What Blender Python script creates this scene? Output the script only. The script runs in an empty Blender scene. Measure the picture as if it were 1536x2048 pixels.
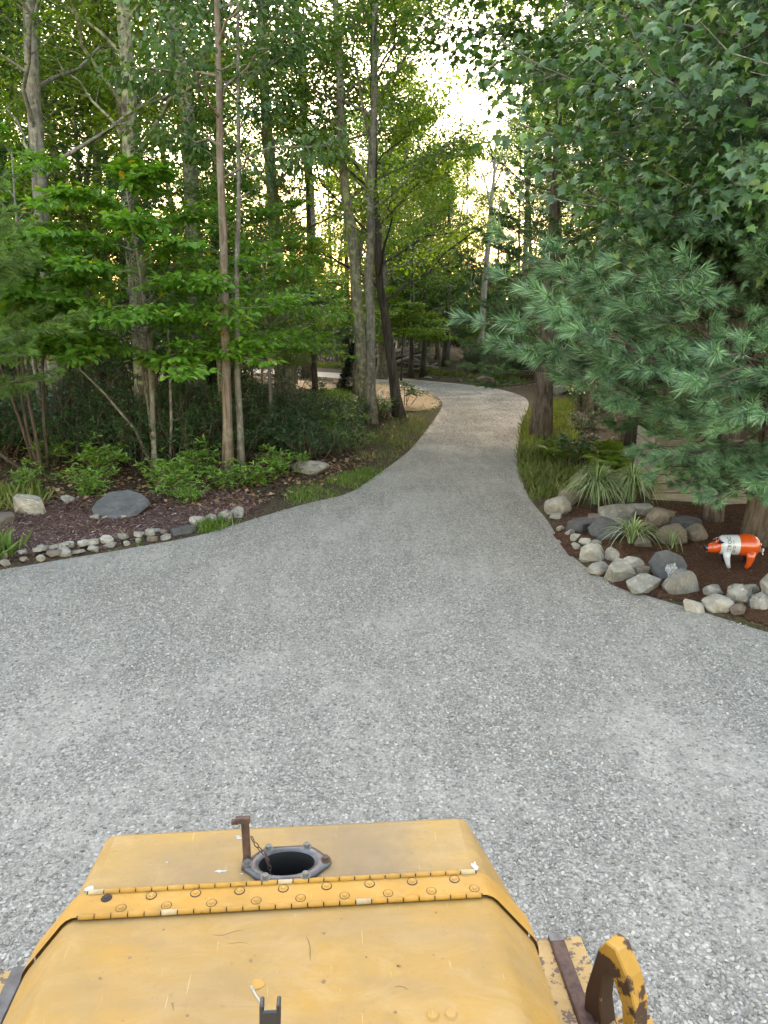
import bpy, bmesh, math, random
import numpy as np
from mathutils import Vector, Matrix, Euler
R = math.radians
PI = math.pi
scene = bpy.context.scene
col = scene.collection

# ------------------------------------------------------------------ camera, sky, sun, exposure
cam_d = bpy.data.cameras.new('camera')
cam_d.sensor_fit = 'VERTICAL'; cam_d.sensor_height = 36.0; cam_d.lens = 26.0
cam_d.clip_start = 0.05; cam_d.clip_end = 2000
cam = bpy.data.objects.new('camera', cam_d); col.objects.link(cam)
cam.location = (0, 0, 2.7); cam.rotation_euler = (R(90 - 14.8), 0, 0)
scene.camera = cam

SUN_EL, SUN_AZ = 36.0, -8.0            # degrees; azimuth from +Y, negative = left
world = bpy.data.worlds.new('World'); scene.world = world; world.use_nodes = True
wn = world.node_tree.nodes; wl = world.node_tree.links
sky = wn.new('ShaderNodeTexSky'); sky.sky_type = 'NISHITA'; sky.sun_disc = False
sky.sun_elevation = R(SUN_EL); sky.sun_rotation = R(SUN_AZ)
sky.air_density = 2.2; sky.dust_density = 1.5; sky.ozone_density = 0.6
wl.new(sky.outputs[0], wn['Background'].inputs[0])
wn['Background'].inputs[1].default_value = 0.15
sun_d = bpy.data.lights.new('sun', 'SUN'); sun_d.energy = 0.6; sun_d.angle = R(14.0); sun_d.color = (1.0, 0.985, 0.96)
sun = bpy.data.objects.new('sun', sun_d); col.objects.link(sun)
sd_ = Vector((math.sin(R(SUN_AZ)) * math.cos(R(SUN_EL)), math.cos(R(SUN_AZ)) * math.cos(R(SUN_EL)), math.sin(R(SUN_EL))))
sun.rotation_euler = sd_.to_track_quat('Z', 'Y').to_euler(); sun.location = sd_ * 120
vs = scene.view_settings
vs.view_transform = 'Standard'; vs.look = 'None'; vs.gamma = 1.0; vs.use_curve_mapping = False
vs.use_white_balance = True; vs.white_balance_temperature = 7500; vs.white_balance_tint = 24
vs.exposure = 2.7
cy = scene.cycles
cy.max_bounces = 5; cy.diffuse_bounces = 4; cy.glossy_bounces = 2; cy.transmission_bounces = 4; cy.transparent_max_bounces = 4
cy.use_denoising = True; cy.sample_clamp_indirect = 4.0; cy.use_adaptive_sampling = True; cy.adaptive_threshold = .015
cy.caustics_reflective = False; cy.caustics_refractive = False

# ------------------------------------------------------------------ helpers
def tag(o, label=None, cat=None, group=None, kind=None):
    if label: o['label'] = label
    if cat: o['category'] = cat
    if group: o['group'] = group
    if kind: o['kind'] = kind
    return o
def link(name, data, parent=None):
    o = bpy.data.objects.new(name, data); col.objects.link(o)
    if parent is not None: o.parent = parent
    return o
def empty(name, loc=(0, 0, 0), rz=0.0, parent=None):
    o = link(name, None, parent); o.location = loc; o.rotation_euler = (0, 0, rz); o.empty_display_size = 0.1
    return o
def copy_tree(o, parent=None):
    c = o.copy(); col.objects.link(c)
    c.parent = parent
    for ch in o.children: copy_tree(ch, c)
    return c

class MB:
    """collects vertices and faces (numpy or lists) for ONE mesh"""
    def __init__(s): s.v = []; s.f = []; s.n = 0
    def add(s, V, F, mi=0):
        V = np.asarray(V, dtype=np.float32).reshape(-1, 3)
        if isinstance(F, np.ndarray): s.f.append((F + s.n, mi))
        else:
            by = {}
            for f in F: by.setdefault(len(f), []).append(f)
            for k, fl in by.items(): s.f.append((np.array(fl, dtype=np.int64) + s.n, mi))
        s.v.append(V); s.n += len(V)
        return s
    def box(s, c, sz, mi=0, M=None, rz=0.0):
        x, y, z = [a / 2 for a in sz]
        V = np.array([(i, j, k) for k in (-z, z) for j in (-y, y) for i in (-x, x)])
        if rz:
            ca, sa = math.cos(rz), math.sin(rz); V = np.stack([V[:, 0] * ca - V[:, 1] * sa, V[:, 0] * sa + V[:, 1] * ca, V[:, 2]], 1)
        V = V + np.array(c)
        if M is not None: V = np.array([M @ Vector(p) for p in V])
        return s.add(V, [(0, 2, 3, 1), (4, 5, 7, 6), (0, 1, 5, 4), (2, 6, 7, 3), (0, 4, 6, 2), (1, 3, 7, 5)], mi)
    def tube(s, pts, rad, n=8, mi=0, cap=True, wob=0.0, rng=None):
        pts = np.asarray(pts, dtype=float); m = len(pts)
        rad = np.broadcast_to(np.asarray(rad, dtype=float), (m,))
        t = np.gradient(pts, axis=0); t /= np.linalg.norm(t, axis=1)[:, None] + 1e-9
        ref = np.array([1.0, 0, 0]) if abs(t[0][0]) < 0.8 else np.array([0, 1.0, 0])
        V = []
        u = np.cross(t[0], ref)
        for i in range(m):
            u = u - t[i] * np.dot(u, t[i]); u /= np.linalg.norm(u) + 1e-9
            w = np.cross(t[i], u)
            a = np.arange(n) * 2 * PI / n
            rr = rad[i] * (1 + (wob * rng.uniform(-1, 1, n) if wob else 0))
            V.append(pts[i] + (np.cos(a) * rr)[:, None] * u + (np.sin(a) * rr)[:, None] * w)
        V = np.concatenate(V)
        F = []
        for i in range(m - 1):
            for j in range(n):
                k = (j + 1) % n
                F.append((i * n + j, i * n + k, (i + 1) * n + k, (i + 1) * n + j))
        if cap:
            F.append(tuple(range(n))[::-1]); F.append(tuple((m - 1) * n + j for j in range(n)))
        return s.add(V, F, mi)
    def prism(s, outline, z0, z1, mi=0, M=None):
        n = len(outline)
        V = [(p[0], p[1], z0) for p in outline] + [(p[0], p[1], z1) for p in outline]
        if M is not None: V = [M @ Vector(p) for p in V]
        F = [tuple(range(n))[::-1], tuple(range(n, 2 * n))] + [(i, (i + 1) % n, n + (i + 1) % n, n + i) for i in range(n)]
        return s.add(V, F, mi)
    def mesh(s, name, mats, smooth=False):
        V = np.concatenate(s.v) if s.v else np.zeros((0, 3))
        me = bpy.data.meshes.new(name)
        me.vertices.add(len(V)); me.vertices.foreach_set('co', V.astype(np.float32).ravel())
        tot = sum(f.size for f, _ in s.f); npoly = sum(len(f) for f, _ in s.f)
        li = np.concatenate([f.ravel() for f, _ in s.f]).astype(np.int32)
        ls = np.concatenate([np.full(len(f), f.shape[1]) for f, _ in s.f])
        st = np.concatenate([[0], np.cumsum(ls)[:-1]]).astype(np.int32)
        mi = np.concatenate([np.full(len(f), m) for f, m in s.f]).astype(np.int32)
        me.loops.add(tot); me.loops.foreach_set('vertex_index', li)
        me.polygons.add(npoly); me.polygons.foreach_set('loop_start', st)
        me.polygons.foreach_set('material_index', mi)
        me.polygons.foreach_set('use_smooth', np.full(npoly, bool(smooth)))
        for m in (mats if isinstance(mats, (list, tuple)) else [mats]): me.materials.append(m)
        me.update(calc_edges=True); me.validate()
        return me
    def obj(s, name, mats, parent=None, smooth=False): return link(name, s.mesh(name, mats, smooth), parent)

def bevel_mesh(me, w=0.01, seg=2):
    bm = bmesh.new(); bm.from_mesh(me)
    bmesh.ops.remove_doubles(bm, verts=bm.verts, dist=1e-5)
    bmesh.ops.recalc_face_normals(bm, faces=bm.faces)
    bmesh.ops.bevel(bm, geom=[e for e in bm.edges if e.is_manifold and e.calc_face_angle(0) > 0.4], offset=w, segments=seg, affect='EDGES', profile=0.5)
    bm.to_mesh(me); bm.free(); return me

# ---- leaf templates (y = along the leaf, z = face normal)
DIAMOND = (np.array([(0, 0, 0), (.36, .45, .05), (0, 1, -.12), (-.36, .45, .05)]), np.array([(0, 1, 2), (0, 2, 3)]))
OVAL = (np.array([(0, 0, 0), (.24, .2, .05), (.32, .5, .04), (.2, .8, -.02), (0, 1.05, -.12), (-.2, .8, -.02), (-.32, .5, .04), (-.24, .2, .05), (0, .5, -.03)]),
        np.array([(8, i, i + 1) for i in range(0, 7)] + [(8, 7, 0)]))
LANCE = (np.array([(0, 0, 0), (.15, .4, .03), (.1, .75, 0), (0, 1, -.1), (-.1, .75, 0), (-.15, .4, .03)]), np.array([(0, 1, 2), (0, 2, 3), (0, 3, 4), (0, 4, 5)]))
_h = [(0, 0), (.2, -.08), (.52, .08), (.36, .24), (.66, .56), (.36, .5), (.22, .64), (0, 1.05)]
_o = _h + [(-x, y) for x, y in _h[-2:0:-1]]
MAPLE = (np.array([(x, y, -.22 * y * y - .18 * abs(x)) for x, y in _o] + [(0, .34, .0)]),
         np.array([(len(_o), i, (i + 1) % len(_o)) for i in range(len(_o))]))
def norm(a): return a / (np.linalg.norm(a, axis=-1, keepdims=True) + 1e-9)
def leaves(P, A, N, S, T, jit=0.2, rng=None):
    """P positions, A leaf axes, N normals, S sizes -> verts, faces"""
    V0, F0 = T; n, k = len(P), len(V0)
    A = norm(A); X = norm(np.cross(A, N)); Z = np.cross(X, A)
    S = S[:, None, None]
    w = np.ones((n, 1)) if rng is None else rng.uniform(1 - jit, 1 + jit, (n, 1))
    V = P[:, None, :] + S * (V0[None, :, 0:1] * w[:, None] * X[:, None] + V0[None, :, 1:2] * A[:, None] + V0[None, :, 2:3] * Z[:, None])
    F = (F0[None] + (np.arange(n) * k)[:, None, None]).reshape(-1, F0.shape[1])
    return V.reshape(-1, 3), F

# ------------------------------------------------------------------ materials
def new_mat(name):
    m = bpy.data.materials.new(name); m.use_nodes = True
    nt = m.node_tree; return m, nt, nt.nodes, nt.links, nt.nodes['Principled BSDF']
def ramp(nt, src, stops, interp='LINEAR'):
    r = nt.nodes.new('ShaderNodeValToRGB'); r.color_ramp.interpolation = interp
    e = r.color_ramp.elements
    while len(e) > 1: e.remove(e[0])
    e[0].position = stops[0][0]; e[0].color = (*stops[0][1], 1)
    for p, c in stops[1:]:
        q = e.new(p); q.color = (*c, 1)
    nt.links.new(src, r.inputs[0]); return r.outputs[0]
def noise(nt, scale, detail=4, vec=None, rough=0.55, coord='Object', dist=0.0):
    n = nt.nodes.new('ShaderNodeTexNoise'); n.inputs['Scale'].default_value = scale; n.inputs['Detail'].default_value = detail
    n.inputs['Roughness'].default_value = rough; n.inputs['Distortion'].default_value = dist
    if vec is None:
        tc = nt.nodes.new('ShaderNodeTexCoord'); vec = tc.outputs[coord]
    nt.links.new(vec, n.inputs['Vector']); return n.outputs['Fac']
def mapped(nt, scale, coord='Object', rot=(0, 0, 0)):
    tc = nt.nodes.new('ShaderNodeTexCoord'); mp = nt.nodes.new('ShaderNodeMapping'); mp.inputs['Scale'].default_value = scale; mp.inputs['Rotation'].default_value = rot
    nt.links.new(tc.outputs[coord], mp.inputs[0]); return mp.outputs[0]
def mix(nt, fac, a, b, mode='MIX'):
    m = nt.nodes.new('ShaderNodeMix'); m.data_type = 'RGBA'; m.blend_type = mode
    for sock, val in ((m.inputs[0], fac), (m.inputs[6], a), (m.inputs[7], b)):
        if isinstance(val, (int, float)): sock.default_value = val
        elif isinstance(val, tuple): sock.default_value = (*val, 1)
        else: nt.links.new(val, sock)
    return m.outputs[2]
def math_n(nt, op, a, b=None, c=None):
    m = nt.nodes.new('ShaderNodeMath'); m.operation = op; m.use_clamp = False
    for i, val in enumerate((a, b, c)):
        if val is None: continue
        if isinstance(val, (int, float)): m.inputs[i].default_value = val
        else: nt.links.new(val, m.inputs[i])
    return m.outputs[0]
def bump(nt, bsdf, h, strength=0.5, dist=0.02):
    b = nt.nodes.new('ShaderNodeBump'); b.inputs['Strength'].default_value = strength; b.inputs['Distance'].default_value = dist
    nt.links.new(h, b.inputs['Height']); nt.links.new(b.outputs[0], bsdf.inputs['Normal']); return b
def leaf_mat(name, stops, trans=0.35, tcol=None, rough=0.45, spec=0.35, odd=None, big=(.55, .6, 1.22)):
    m, nt, N, L, b = new_mat(name)
    g = N.new('ShaderNodeNewGeometry'); oi = N.new('ShaderNodeObjectInfo')
    c = ramp(nt, g.outputs['Random Per Island'], stops)
    bn = noise(nt, big[0], 2, vec=g.outputs['Position'])
    c = mix(nt, 0.65, c, ramp(nt, bn, [(.32, (big[1], big[1] * 1.05, big[1] * 1.05)), (.68, (big[2], big[2], big[2] * .85))]), 'MULTIPLY')
    if odd:
        r2 = math_n(nt, 'FRACT', math_n(nt, 'MULTIPLY', g.outputs['Random Per Island'], 977.0))
        c = mix(nt, math_n(nt, 'GREATER_THAN', r2, 1 - odd[0]), c, odd[1])
    L.new(c, b.inputs['Base Color']); b.inputs['Roughness'].default_value = rough; b.inputs['Specular IOR Level'].default_value = spec
    t = N.new('ShaderNodeBsdfTranslucent')
    tc = mix(nt, 1.0, c, tcol or (1.5, 1.6, .5), 'MULTIPLY')
    L.new(tc, t.inputs[0])
    ms = N.new('ShaderNodeMixShader'); ms.inputs[0].default_value = trans
    L.new(b.outputs[0], ms.inputs[1]); L.new(t.outputs[0], ms.inputs[2]); L.new(ms.outputs[0], N['Material Output'].inputs[0])
    return m
def bark_mat(name, dark, light, lichen=None, vs=(14, 14, 2.2), amt=0.5, bs=0.7):
    m, nt, N, L, b = new_mat(name)
    v = mapped(nt, vs)
    n1 = noise(nt, 1.0, 6, vec=v, rough=.65, dist=.6)
    c = ramp(nt, n1, [(.3, dark), (.62, light)])
    n3 = noise(nt, 1.3, 3)
    c = mix(nt, .5, c, ramp(nt, n3, [(.3, (.55, .55, .55)), (.7, (1.25, 1.22, 1.18))]), 'MULTIPLY')
    if lichen:
        n2 = noise(nt, 7.0, 5, rough=.7)
        c = mix(nt, ramp(nt, n2, [(.5, (0, 0, 0)), (.58, (amt,) * 3)]), c, lichen)
    L.new(c, b.inputs['Base Color']); b.inputs['Roughness'].default_value = .9; b.inputs['Specular IOR Level'].default_value = .15
    bump(nt, b, n1, bs, .03); return m
def plain(name, color, rough=.6, metal=0.0, spec=.5, var=.25, scale=8.0, bs=0.0, coat=0.0):
    m, nt, N, L, b = new_mat(name)
    n = noise(nt, scale, 6, rough=.65)
    c = mix(nt, 1.0, color, ramp(nt, n, [(.3, (1 - var,) * 3), (.7, (1 + var,) * 3)]), 'MULTIPLY')
    L.new(c, b.inputs['Base Color']); b.inputs['Roughness'].default_value = rough; b.inputs['Metallic'].default_value = metal
    b.inputs['Specular IOR Level'].default_value = spec; b.inputs['Coat Weight'].default_value = coat
    if bs: bump(nt, b, n, bs, .02)
    return m

M = {}
M['maple'] = leaf_mat('maple_leaf', big=(1.5, .6, 1.5), stops= [(0, (0.027, 0.08, 0.032)), (.55, (0.054, 0.132, 0.046)), (.88, (0.112, 0.21, 0.0675)), (1, (0.195, 0.285, 0.09))], trans=.3, rough=.38, spec=.5)
M['understory'] = leaf_mat('understory_leaf', [(0, (.075, .2, .028)), (.6, (.125, .3, .04)), (1, (.23, .4, .075))], .42, odd=(.012, (.5, .36, .03)))
M['hard_a'] = leaf_mat('hardwood_leaf', [(0, (0.045, 0.112, 0.03)), (.6, (0.0825, 0.173, 0.039)), (1, (0.15, 0.255, 0.0525))], .42)
M['hard_b'] = leaf_mat('hardwood_leaf_yellowgreen', [(0, (0.075, 0.15, 0.0225)), (.6, (0.135, 0.225, 0.03)), (1, (0.24, 0.315, 0.045))], .5)
M['hard_c'] = leaf_mat('hardwood_leaf_deep', [(0, (0.033, 0.09, 0.033)), (.6, (0.06, 0.135, 0.045)), (1, (0.105, 0.195, 0.06))], .35)
M['laurel'] = leaf_mat('laurel_leaf', [(0, (0.027, 0.075, 0.033)), (.6, (0.045, 0.112, 0.045)), (1, (0.09, 0.18, 0.0675))], .2, rough=.35, spec=.5)
M['laurel_new'] = leaf_mat('laurel_leaf_fresh', [(0, (0.075, 0.18, 0.033)), (.6, (0.12, 0.255, 0.045)), (1, (0.21, 0.33, 0.0675))], .3, rough=.35, spec=.5)
M['fern'] = leaf_mat('fern_frond', [(0, (0.105, 0.21, 0.0225)), (1, (0.21, 0.3, 0.0375))], .4)
M['grass'] = leaf_mat('grass_blade', [(0, (.06, .13, .022)), (.7, (.1, .19, .035)), (1, (.2, .23, .075))], .3)
M['grass_dry'] = leaf_mat('grass_blade_dry', [(0, (.075, .135, .03)), (.6, (.12, .165, .04)), (.9, (.2, .2, .07)), (1, (.32, .26, .12))], .3)
M['zebra'] = leaf_mat('ornamental_grass_blade', [(0, (0.105, 0.18, 0.09)), (.6, (0.195, 0.285, 0.15)), (1, (0.45, 0.54, 0.36))], .3)
M['straw'] = leaf_mat('straw', [(0, (.42, .3, .16)), (.5, (.6, .45, .26)), (1, (.72, .58, .38))], .1, tcol=(1, .9, .7))
M['litter'] = leaf_mat('dead_leaf', [(0, (.07, .035, .022)), (.5, (.15, .085, .05)), (.85, (.25, .15, .095)), (1, (.4, .28, .2))], .1, tcol=(1, .7, .4), spec=.2)
M['chips'] = leaf_mat('mulch_chip', [(0, (.06, .034, .028)), (.55, (.15, .088, .075)), (.9, (.25, .16, .14)), (1, (.45, .36, .32))], .02, tcol=(1, .7, .4), spec=.2)
M['needles_dead'] = leaf_mat('fallen_needles', [(0, (.05, .022, .012)), (.6, (.12, .055, .03)), (1, (.22, .12, .065))], .05, tcol=(1, .7, .4), spec=.2)
M['pine'] = leaf_mat('pine_needles', [(0, (.06, .15, .085)), (.5, (.12, .26, .15)), (1, (.3, .46, .3))], .2, tcol=(1.1, 1.4, .8), rough=.4, big=(3.2, .42, 1.6))
M['pine_soft'] = leaf_mat('pine_needles_yellowgreen', [(0, (.06, .14, .035)), (.6, (.11, .22, .055)), (1, (.22, .34, .1))], .3, tcol=(1.3, 1.5, .6), big=(3.2, .5, 1.5))
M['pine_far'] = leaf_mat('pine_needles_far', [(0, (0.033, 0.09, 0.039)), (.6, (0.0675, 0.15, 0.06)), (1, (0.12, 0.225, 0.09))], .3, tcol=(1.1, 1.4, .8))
M['spruce'] = leaf_mat('spruce_needles', [(0, (.01, .026, .018)), (1, (.03, .055, .035))], .05)
M['bark_grey'] = bark_mat('bark_grey', (.065, .062, .056), (.25, .24, .215), (.33, .36, .28))
M['bark_lichen'] = bark_mat('bark_lichen', (.09, .086, .07), (.29, .28, .235), (.36, .4, .23), amt=.85)
M['bark_dark'] = bark_mat('bark_dark', (.025, .022, .02), (.1, .09, .08))
M['bark_pine'] = bark_mat('bark_pine', (.035, .03, .026), (.19, .165, .145), vs=(22, 22, 4), bs=1.0)
M['bark_pale'] = bark_mat('bark_pale', (.17, .16, .15), (.38, .36, .33), vs=(10, 10, 4))
M['bark_red'] = bark_mat('bark_split', (.085, .065, .05), (.25, .2, .16), (.24, .25, .2), vs=(18, 18, 1.4))
M['twig'] = bark_mat('twig', (.04, .03, .025), (.13, .105, .085), vs=(30, 30, 6))
M['steel_dark'] = plain('dark_steel', (.06, .065, .07), .42, .5, scale=30, var=.5)
M['bolt'] = plain('zinc_bolt', (.11, .115, .11), .6, .3, spec=.3, scale=60, var=.4)
M['rusty'] = plain('rusty_steel', (.075, .045, .035), .75, .3, scale=40, var=.5, bs=.2)
M['black'] = plain('black_rubber', (.02, .022, .025), .5, 0, scale=30)
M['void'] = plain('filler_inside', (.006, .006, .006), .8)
M['gap'] = plain('hinge_gap_grime', (.02, .016, .012), .8)

# ------------------------------------------------------------------ driveway outline and terrain height
LEFT = [(-30, -6), (-30, 2.0), (-14, 4.2), (-8, 6.0), (-5.6, 6.95), (-4.23, 7.72), (-3.68, 8.1), (-3.16, 8.44), (-2.35, 9.07), (-1.84, 9.79), (-1.11, 10.78), (-.54, 11.43), (-.07, 12.99), (.54, 15.3),
        (1.19, 18.99), (1.72, 22.4), (1.9, 24.4), (1.75, 26.8), (1.2, 29.0), (.1, 30.9), (-1.52, 33.2), (-3.48, 35.0), (-8, 38), (-14, 41), (-22, 44)]
RIGHT = [(30, -6), (30, 1.0), (12, 2.2), (7, 3.4), (4.6, 5.0), (3.45, 6.0), (3.0, 6.54), (2.62, 6.96), (2.33, 7.5), (2.2, 8.2), (2.2, 9.0), (2.24, 9.8), (2.25, 11.2), (2.51, 13.68), (3.05, 16.6), (3.75, 19.95),
         (4.6, 23.6), (4.85, 26), (4.5, 28.4), (3.6, 30.4), (1.78, 32.7), (-1.68, 36.6), (-4.44, 38.9), (-9, 41.6), (-15, 44.6), (-23, 47.5)]
def smooth_line(p, k=5):
    p = np.array(p, float); q = np.vstack([2 * p[0] - p[1], p, 2 * p[-1] - p[-2]]); out = []
    for i in range(1, len(q) - 2):
        for t in np.arange(k) / k:
            a, b, c, d = q[i - 1], q[i], q[i + 1], q[i + 2]
            out.append(.5 * ((2 * b) + (-a + c) * t + (2 * a - 5 * b + 4 * c - d) * t * t + (-a + 3 * b - 3 * c + d) * t ** 3))
    out.append(p[-1]); return np.array(out)
L_S, R_S = smooth_line(LEFT, 4), smooth_line(RIGHT, 4)
POLY = np.vstack([L_S, R_S[::-1]])
def inside(P, poly):
    x, y = P[:, 0], P[:, 1]; r = np.zeros(len(P), bool); n = len(poly)
    for i in range(n):
        x1, y1 = poly[i]; x2, y2 = poly[(i + 1) % n]
        if y1 == y2: continue
        k = ((y1 > y) != (y2 > y)) & (x < (x2 - x1) * (y - y1) / (y2 - y1) + x1)
        r ^= k
    return r
def seg_dist(P, poly, closed=True):
    d = np.full(len(P), 1e9); n = len(poly)
    for i in range(n if closed else n - 1):
        a, b = poly[i], poly[(i + 1) % n]; ab = b - a
        t = np.clip(((P - a) @ ab) / (ab @ ab + 1e-12), 0, 1)
        d = np.minimum(d, np.linalg.norm(P - (a + t[:, None] * ab), axis=1))
    return d
def sdist(P):
    P = np.asarray(P, float); d = seg_dist(P, POLY); return np.where(inside(P, POLY), -d, d)
def sstep(a, b, x):
    t = np.clip((x - a) / (b - a), 0, 1); return t * t * (3 - 2 * t)
def wob2(x, y): return (np.sin(x * .9 + 1.3 * np.sin(y * .6)) + np.sin(y * 1.15 + x * .45 + 2) + .5 * np.sin(2.3 * x - 1.7 * y)) / 2.5
def H(P, s=None):
    P = np.asarray(P, float); s = sdist(P) if s is None else s
    x, y = P[:, 0], P[:, 1]
    so = np.maximum(s, 0); edge = .045 * np.clip(s / .22, -1, 1)
    left = (x < np.interp(y, L_S[:, 1], L_S[:, 0])) | (y > 40)
    bank = np.where(left, .10 * sstep(.4, 2.2, so) + .3 * sstep(2.5, 7, so), .06 * sstep(.2, 2, so) + .25 * sstep(2.5, 8, so))
    bank = bank + .05 * wob2(x, y) * sstep(.3, 3, so) + .35 * wob2(x * .22, y * .22) * sstep(4, 16, so)
    far = np.hypot(x, y)
    return edge + bank * (1 - sstep(90, 200, far))
def h1(x, y): return float(H(np.array([[x, y]]))[0])

def grid_mesh(xs, ys, zf, name, mat, keep=None):
    X, Y = np.meshgrid(xs, ys); P = np.stack([X.ravel(), Y.ravel()], 1)
    s = sdist(P); Z = zf(P, s)
    nx = len(xs); i = np.arange(len(ys) - 1)[:, None] * nx + np.arange(nx - 1)[None]
    F = np.stack([i, i + 1, i + nx + 1, i + nx], -1).reshape(-1, 4)
    if keep is not None:
        kv = keep(P, s); F = F[kv[F].all(1)]
        used = np.zeros(len(P), bool); used[F.ravel()] = True
        re = np.cumsum(used) - 1; F = re[F]; P = P[used]; Z = Z[used]
    mb = MB(); mb.add(np.column_stack([P, Z]), F)
    return mb.mesh(name, mat, True)

# ground: forest floor
gm, nt, N, L, b = new_mat('forest_floor')
n1 = noise(nt, 1.2, 6); n2 = noise(nt, 22, 8, rough=.7)
c = ramp(nt, n2, [(.3, (.024, .018, .012)), (.5, (.062, .046, .031)), (.68, (.12, .088, .06))])
c = mix(nt, ramp(nt, n1, [(.5, (0, 0, 0)), (.66, (.6, .6, .6))]), c, ramp(nt, n2, [(.3, (.035, .05, .014)), (.7, (.1, .115, .04))]))
L.new(c, b.inputs['Base Color']); b.inputs['Roughness'].default_value = .95; b.inputs['Specular IOR Level'].default_value = .1; bump(nt, b, n2, .8, .04)
def spaced(lo, hi, step, far):
    o = list(np.arange(lo, hi + 1e-6, step)); a = []; v = hi; s = step
    while v < far: s *= 1.22; v += s; a.append(v)
    bq = []; v = lo; s = step
    while v > -far: s *= 1.22; v -= s; bq.append(v)
    return np.array(bq[::-1] + o + a)
g_ob = link('ground', grid_mesh(spaced(-10, 10, .2, 600), spaced(.5, 42, .2, 600), H, 'ground', gm)); tag(g_ob, 'brown forest floor of leaf litter and moss under the trees', kind='structure')

# driveway
dm, nt, N, L, b = new_mat('driveway_gravel')
tc = N.new('ShaderNodeTexCoord')
def voro(scale, feat='F1'):
    v = N.new('ShaderNodeTexVoronoi'); v.inputs['Scale'].default_value = scale; v.feature = feat; v.inputs['Randomness'].default_value = 1.0
    L.new(tc.outputs['Object'], v.inputs['Vector']); return v
v1 = voro(62); v2 = voro(150)
big = noise(nt, .75, 5, rough=.6, dist=.4); fine = noise(nt, 260, 3, rough=.7); mid = noise(nt, 6, 5)
patch = ramp(nt, big, [(.42, (0, 0, 0)), (.62, (1, 1, 1))])
sep = N.new('ShaderNodeSeparateColor'); L.new(v1.outputs['Color'], sep.inputs[0])
stone = ramp(nt, sep.outputs[0], [(0, (.14, .134, .115)), (.5, (.242, .232, .202)), (.85, (.322, .31, .272)), (1, (.43, .415, .365))])
crev = ramp(nt, v1.outputs['Distance'], [(.35, (1, 1, 1)), (.75, (.45, .45, .45))])
stone = mix(nt, .8, stone, crev, 'MULTIPLY')
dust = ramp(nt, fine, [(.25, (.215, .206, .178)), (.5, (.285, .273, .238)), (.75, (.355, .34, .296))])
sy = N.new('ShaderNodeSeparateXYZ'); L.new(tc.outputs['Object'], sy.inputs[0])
far_lift = N.new('ShaderNodeMapRange'); far_lift.inputs[1].default_value = 8; far_lift.inputs[2].default_value = 18; far_lift.inputs[4].default_value = .3; L.new(sy.outputs[1], far_lift.inputs[0])
dust = mix(nt, far_lift.outputs[0], dust, (.56, .535, .475))       # brightness painted into the far drive to make up for tree shade
cc = mix(nt, math_n(nt, 'ADD', math_n(nt, 'ADD', math_n(nt, 'MULTIPLY', patch, .45), .25), far_lift.outputs[0]), stone, dust)
cc = mix(nt, .55, cc, ramp(nt, mid, [(.3, (.82, .82, .82)), (.7, (1.14, 1.13, 1.11))]), 'MULTIPLY')
strk = noise(nt, 1.0, 7, vec=mapped(nt, (5, .8, 1)), rough=.7)
cc = mix(nt, .6, cc, ramp(nt, strk, [(.34, (.72, .72, .72)), (.5, (1, 1, 1)), (.66, (1.22, 1.21, 1.2))]), 'MULTIPLY')
grit = noise(nt, 17, 8, rough=.85); cc = mix(nt, .7, cc, ramp(nt, grit, [(.36, (.62, .62, .62)), (.5, (1, 1, 1)), (.64, (1.3, 1.3, 1.3))]), 'MULTIPLY')
# brown damp wheel tracks further up the drive
trk = noise(nt, 1.0, 4, vec=mapped(nt, (.9, .25, 1)))
yr = N.new('ShaderNodeMapRange'); yr.inputs[1].default_value = 15; yr.inputs[2].default_value = 21; L.new(sy.outputs[1], yr.inputs[0])
cc = mix(nt, math_n(nt, 'MULTIPLY', ramp(nt, trk, [(.5, (0, 0, 0)), (.64, (.3, .3, .3))]), yr.outputs[0]), cc, (.215, .18, .145))
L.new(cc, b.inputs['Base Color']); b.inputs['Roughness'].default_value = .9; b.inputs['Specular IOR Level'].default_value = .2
hh = math_n(nt, 'ADD', math_n(nt, 'MULTIPLY', v1.outputs['Distance'], -1.0), math_n(nt, 'MULTIPLY', v2.outputs['Distance'], -.5))
bump(nt, b, hh, .55, .012)
def dz(P, s): return .012 * wob2(P[:, 0] * 1.3, P[:, 1] * .5) * sstep(0, .6, -s)
d_ob = link('driveway', grid_mesh(spaced(-9, 9, .15, 40), np.arange(-6, 50, .15), dz, 'driveway', dm, keep=lambda P, s: s < .3)); tag(d_ob, 'pale grey gravel driveway curving left into the woods', kind='structure')

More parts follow.
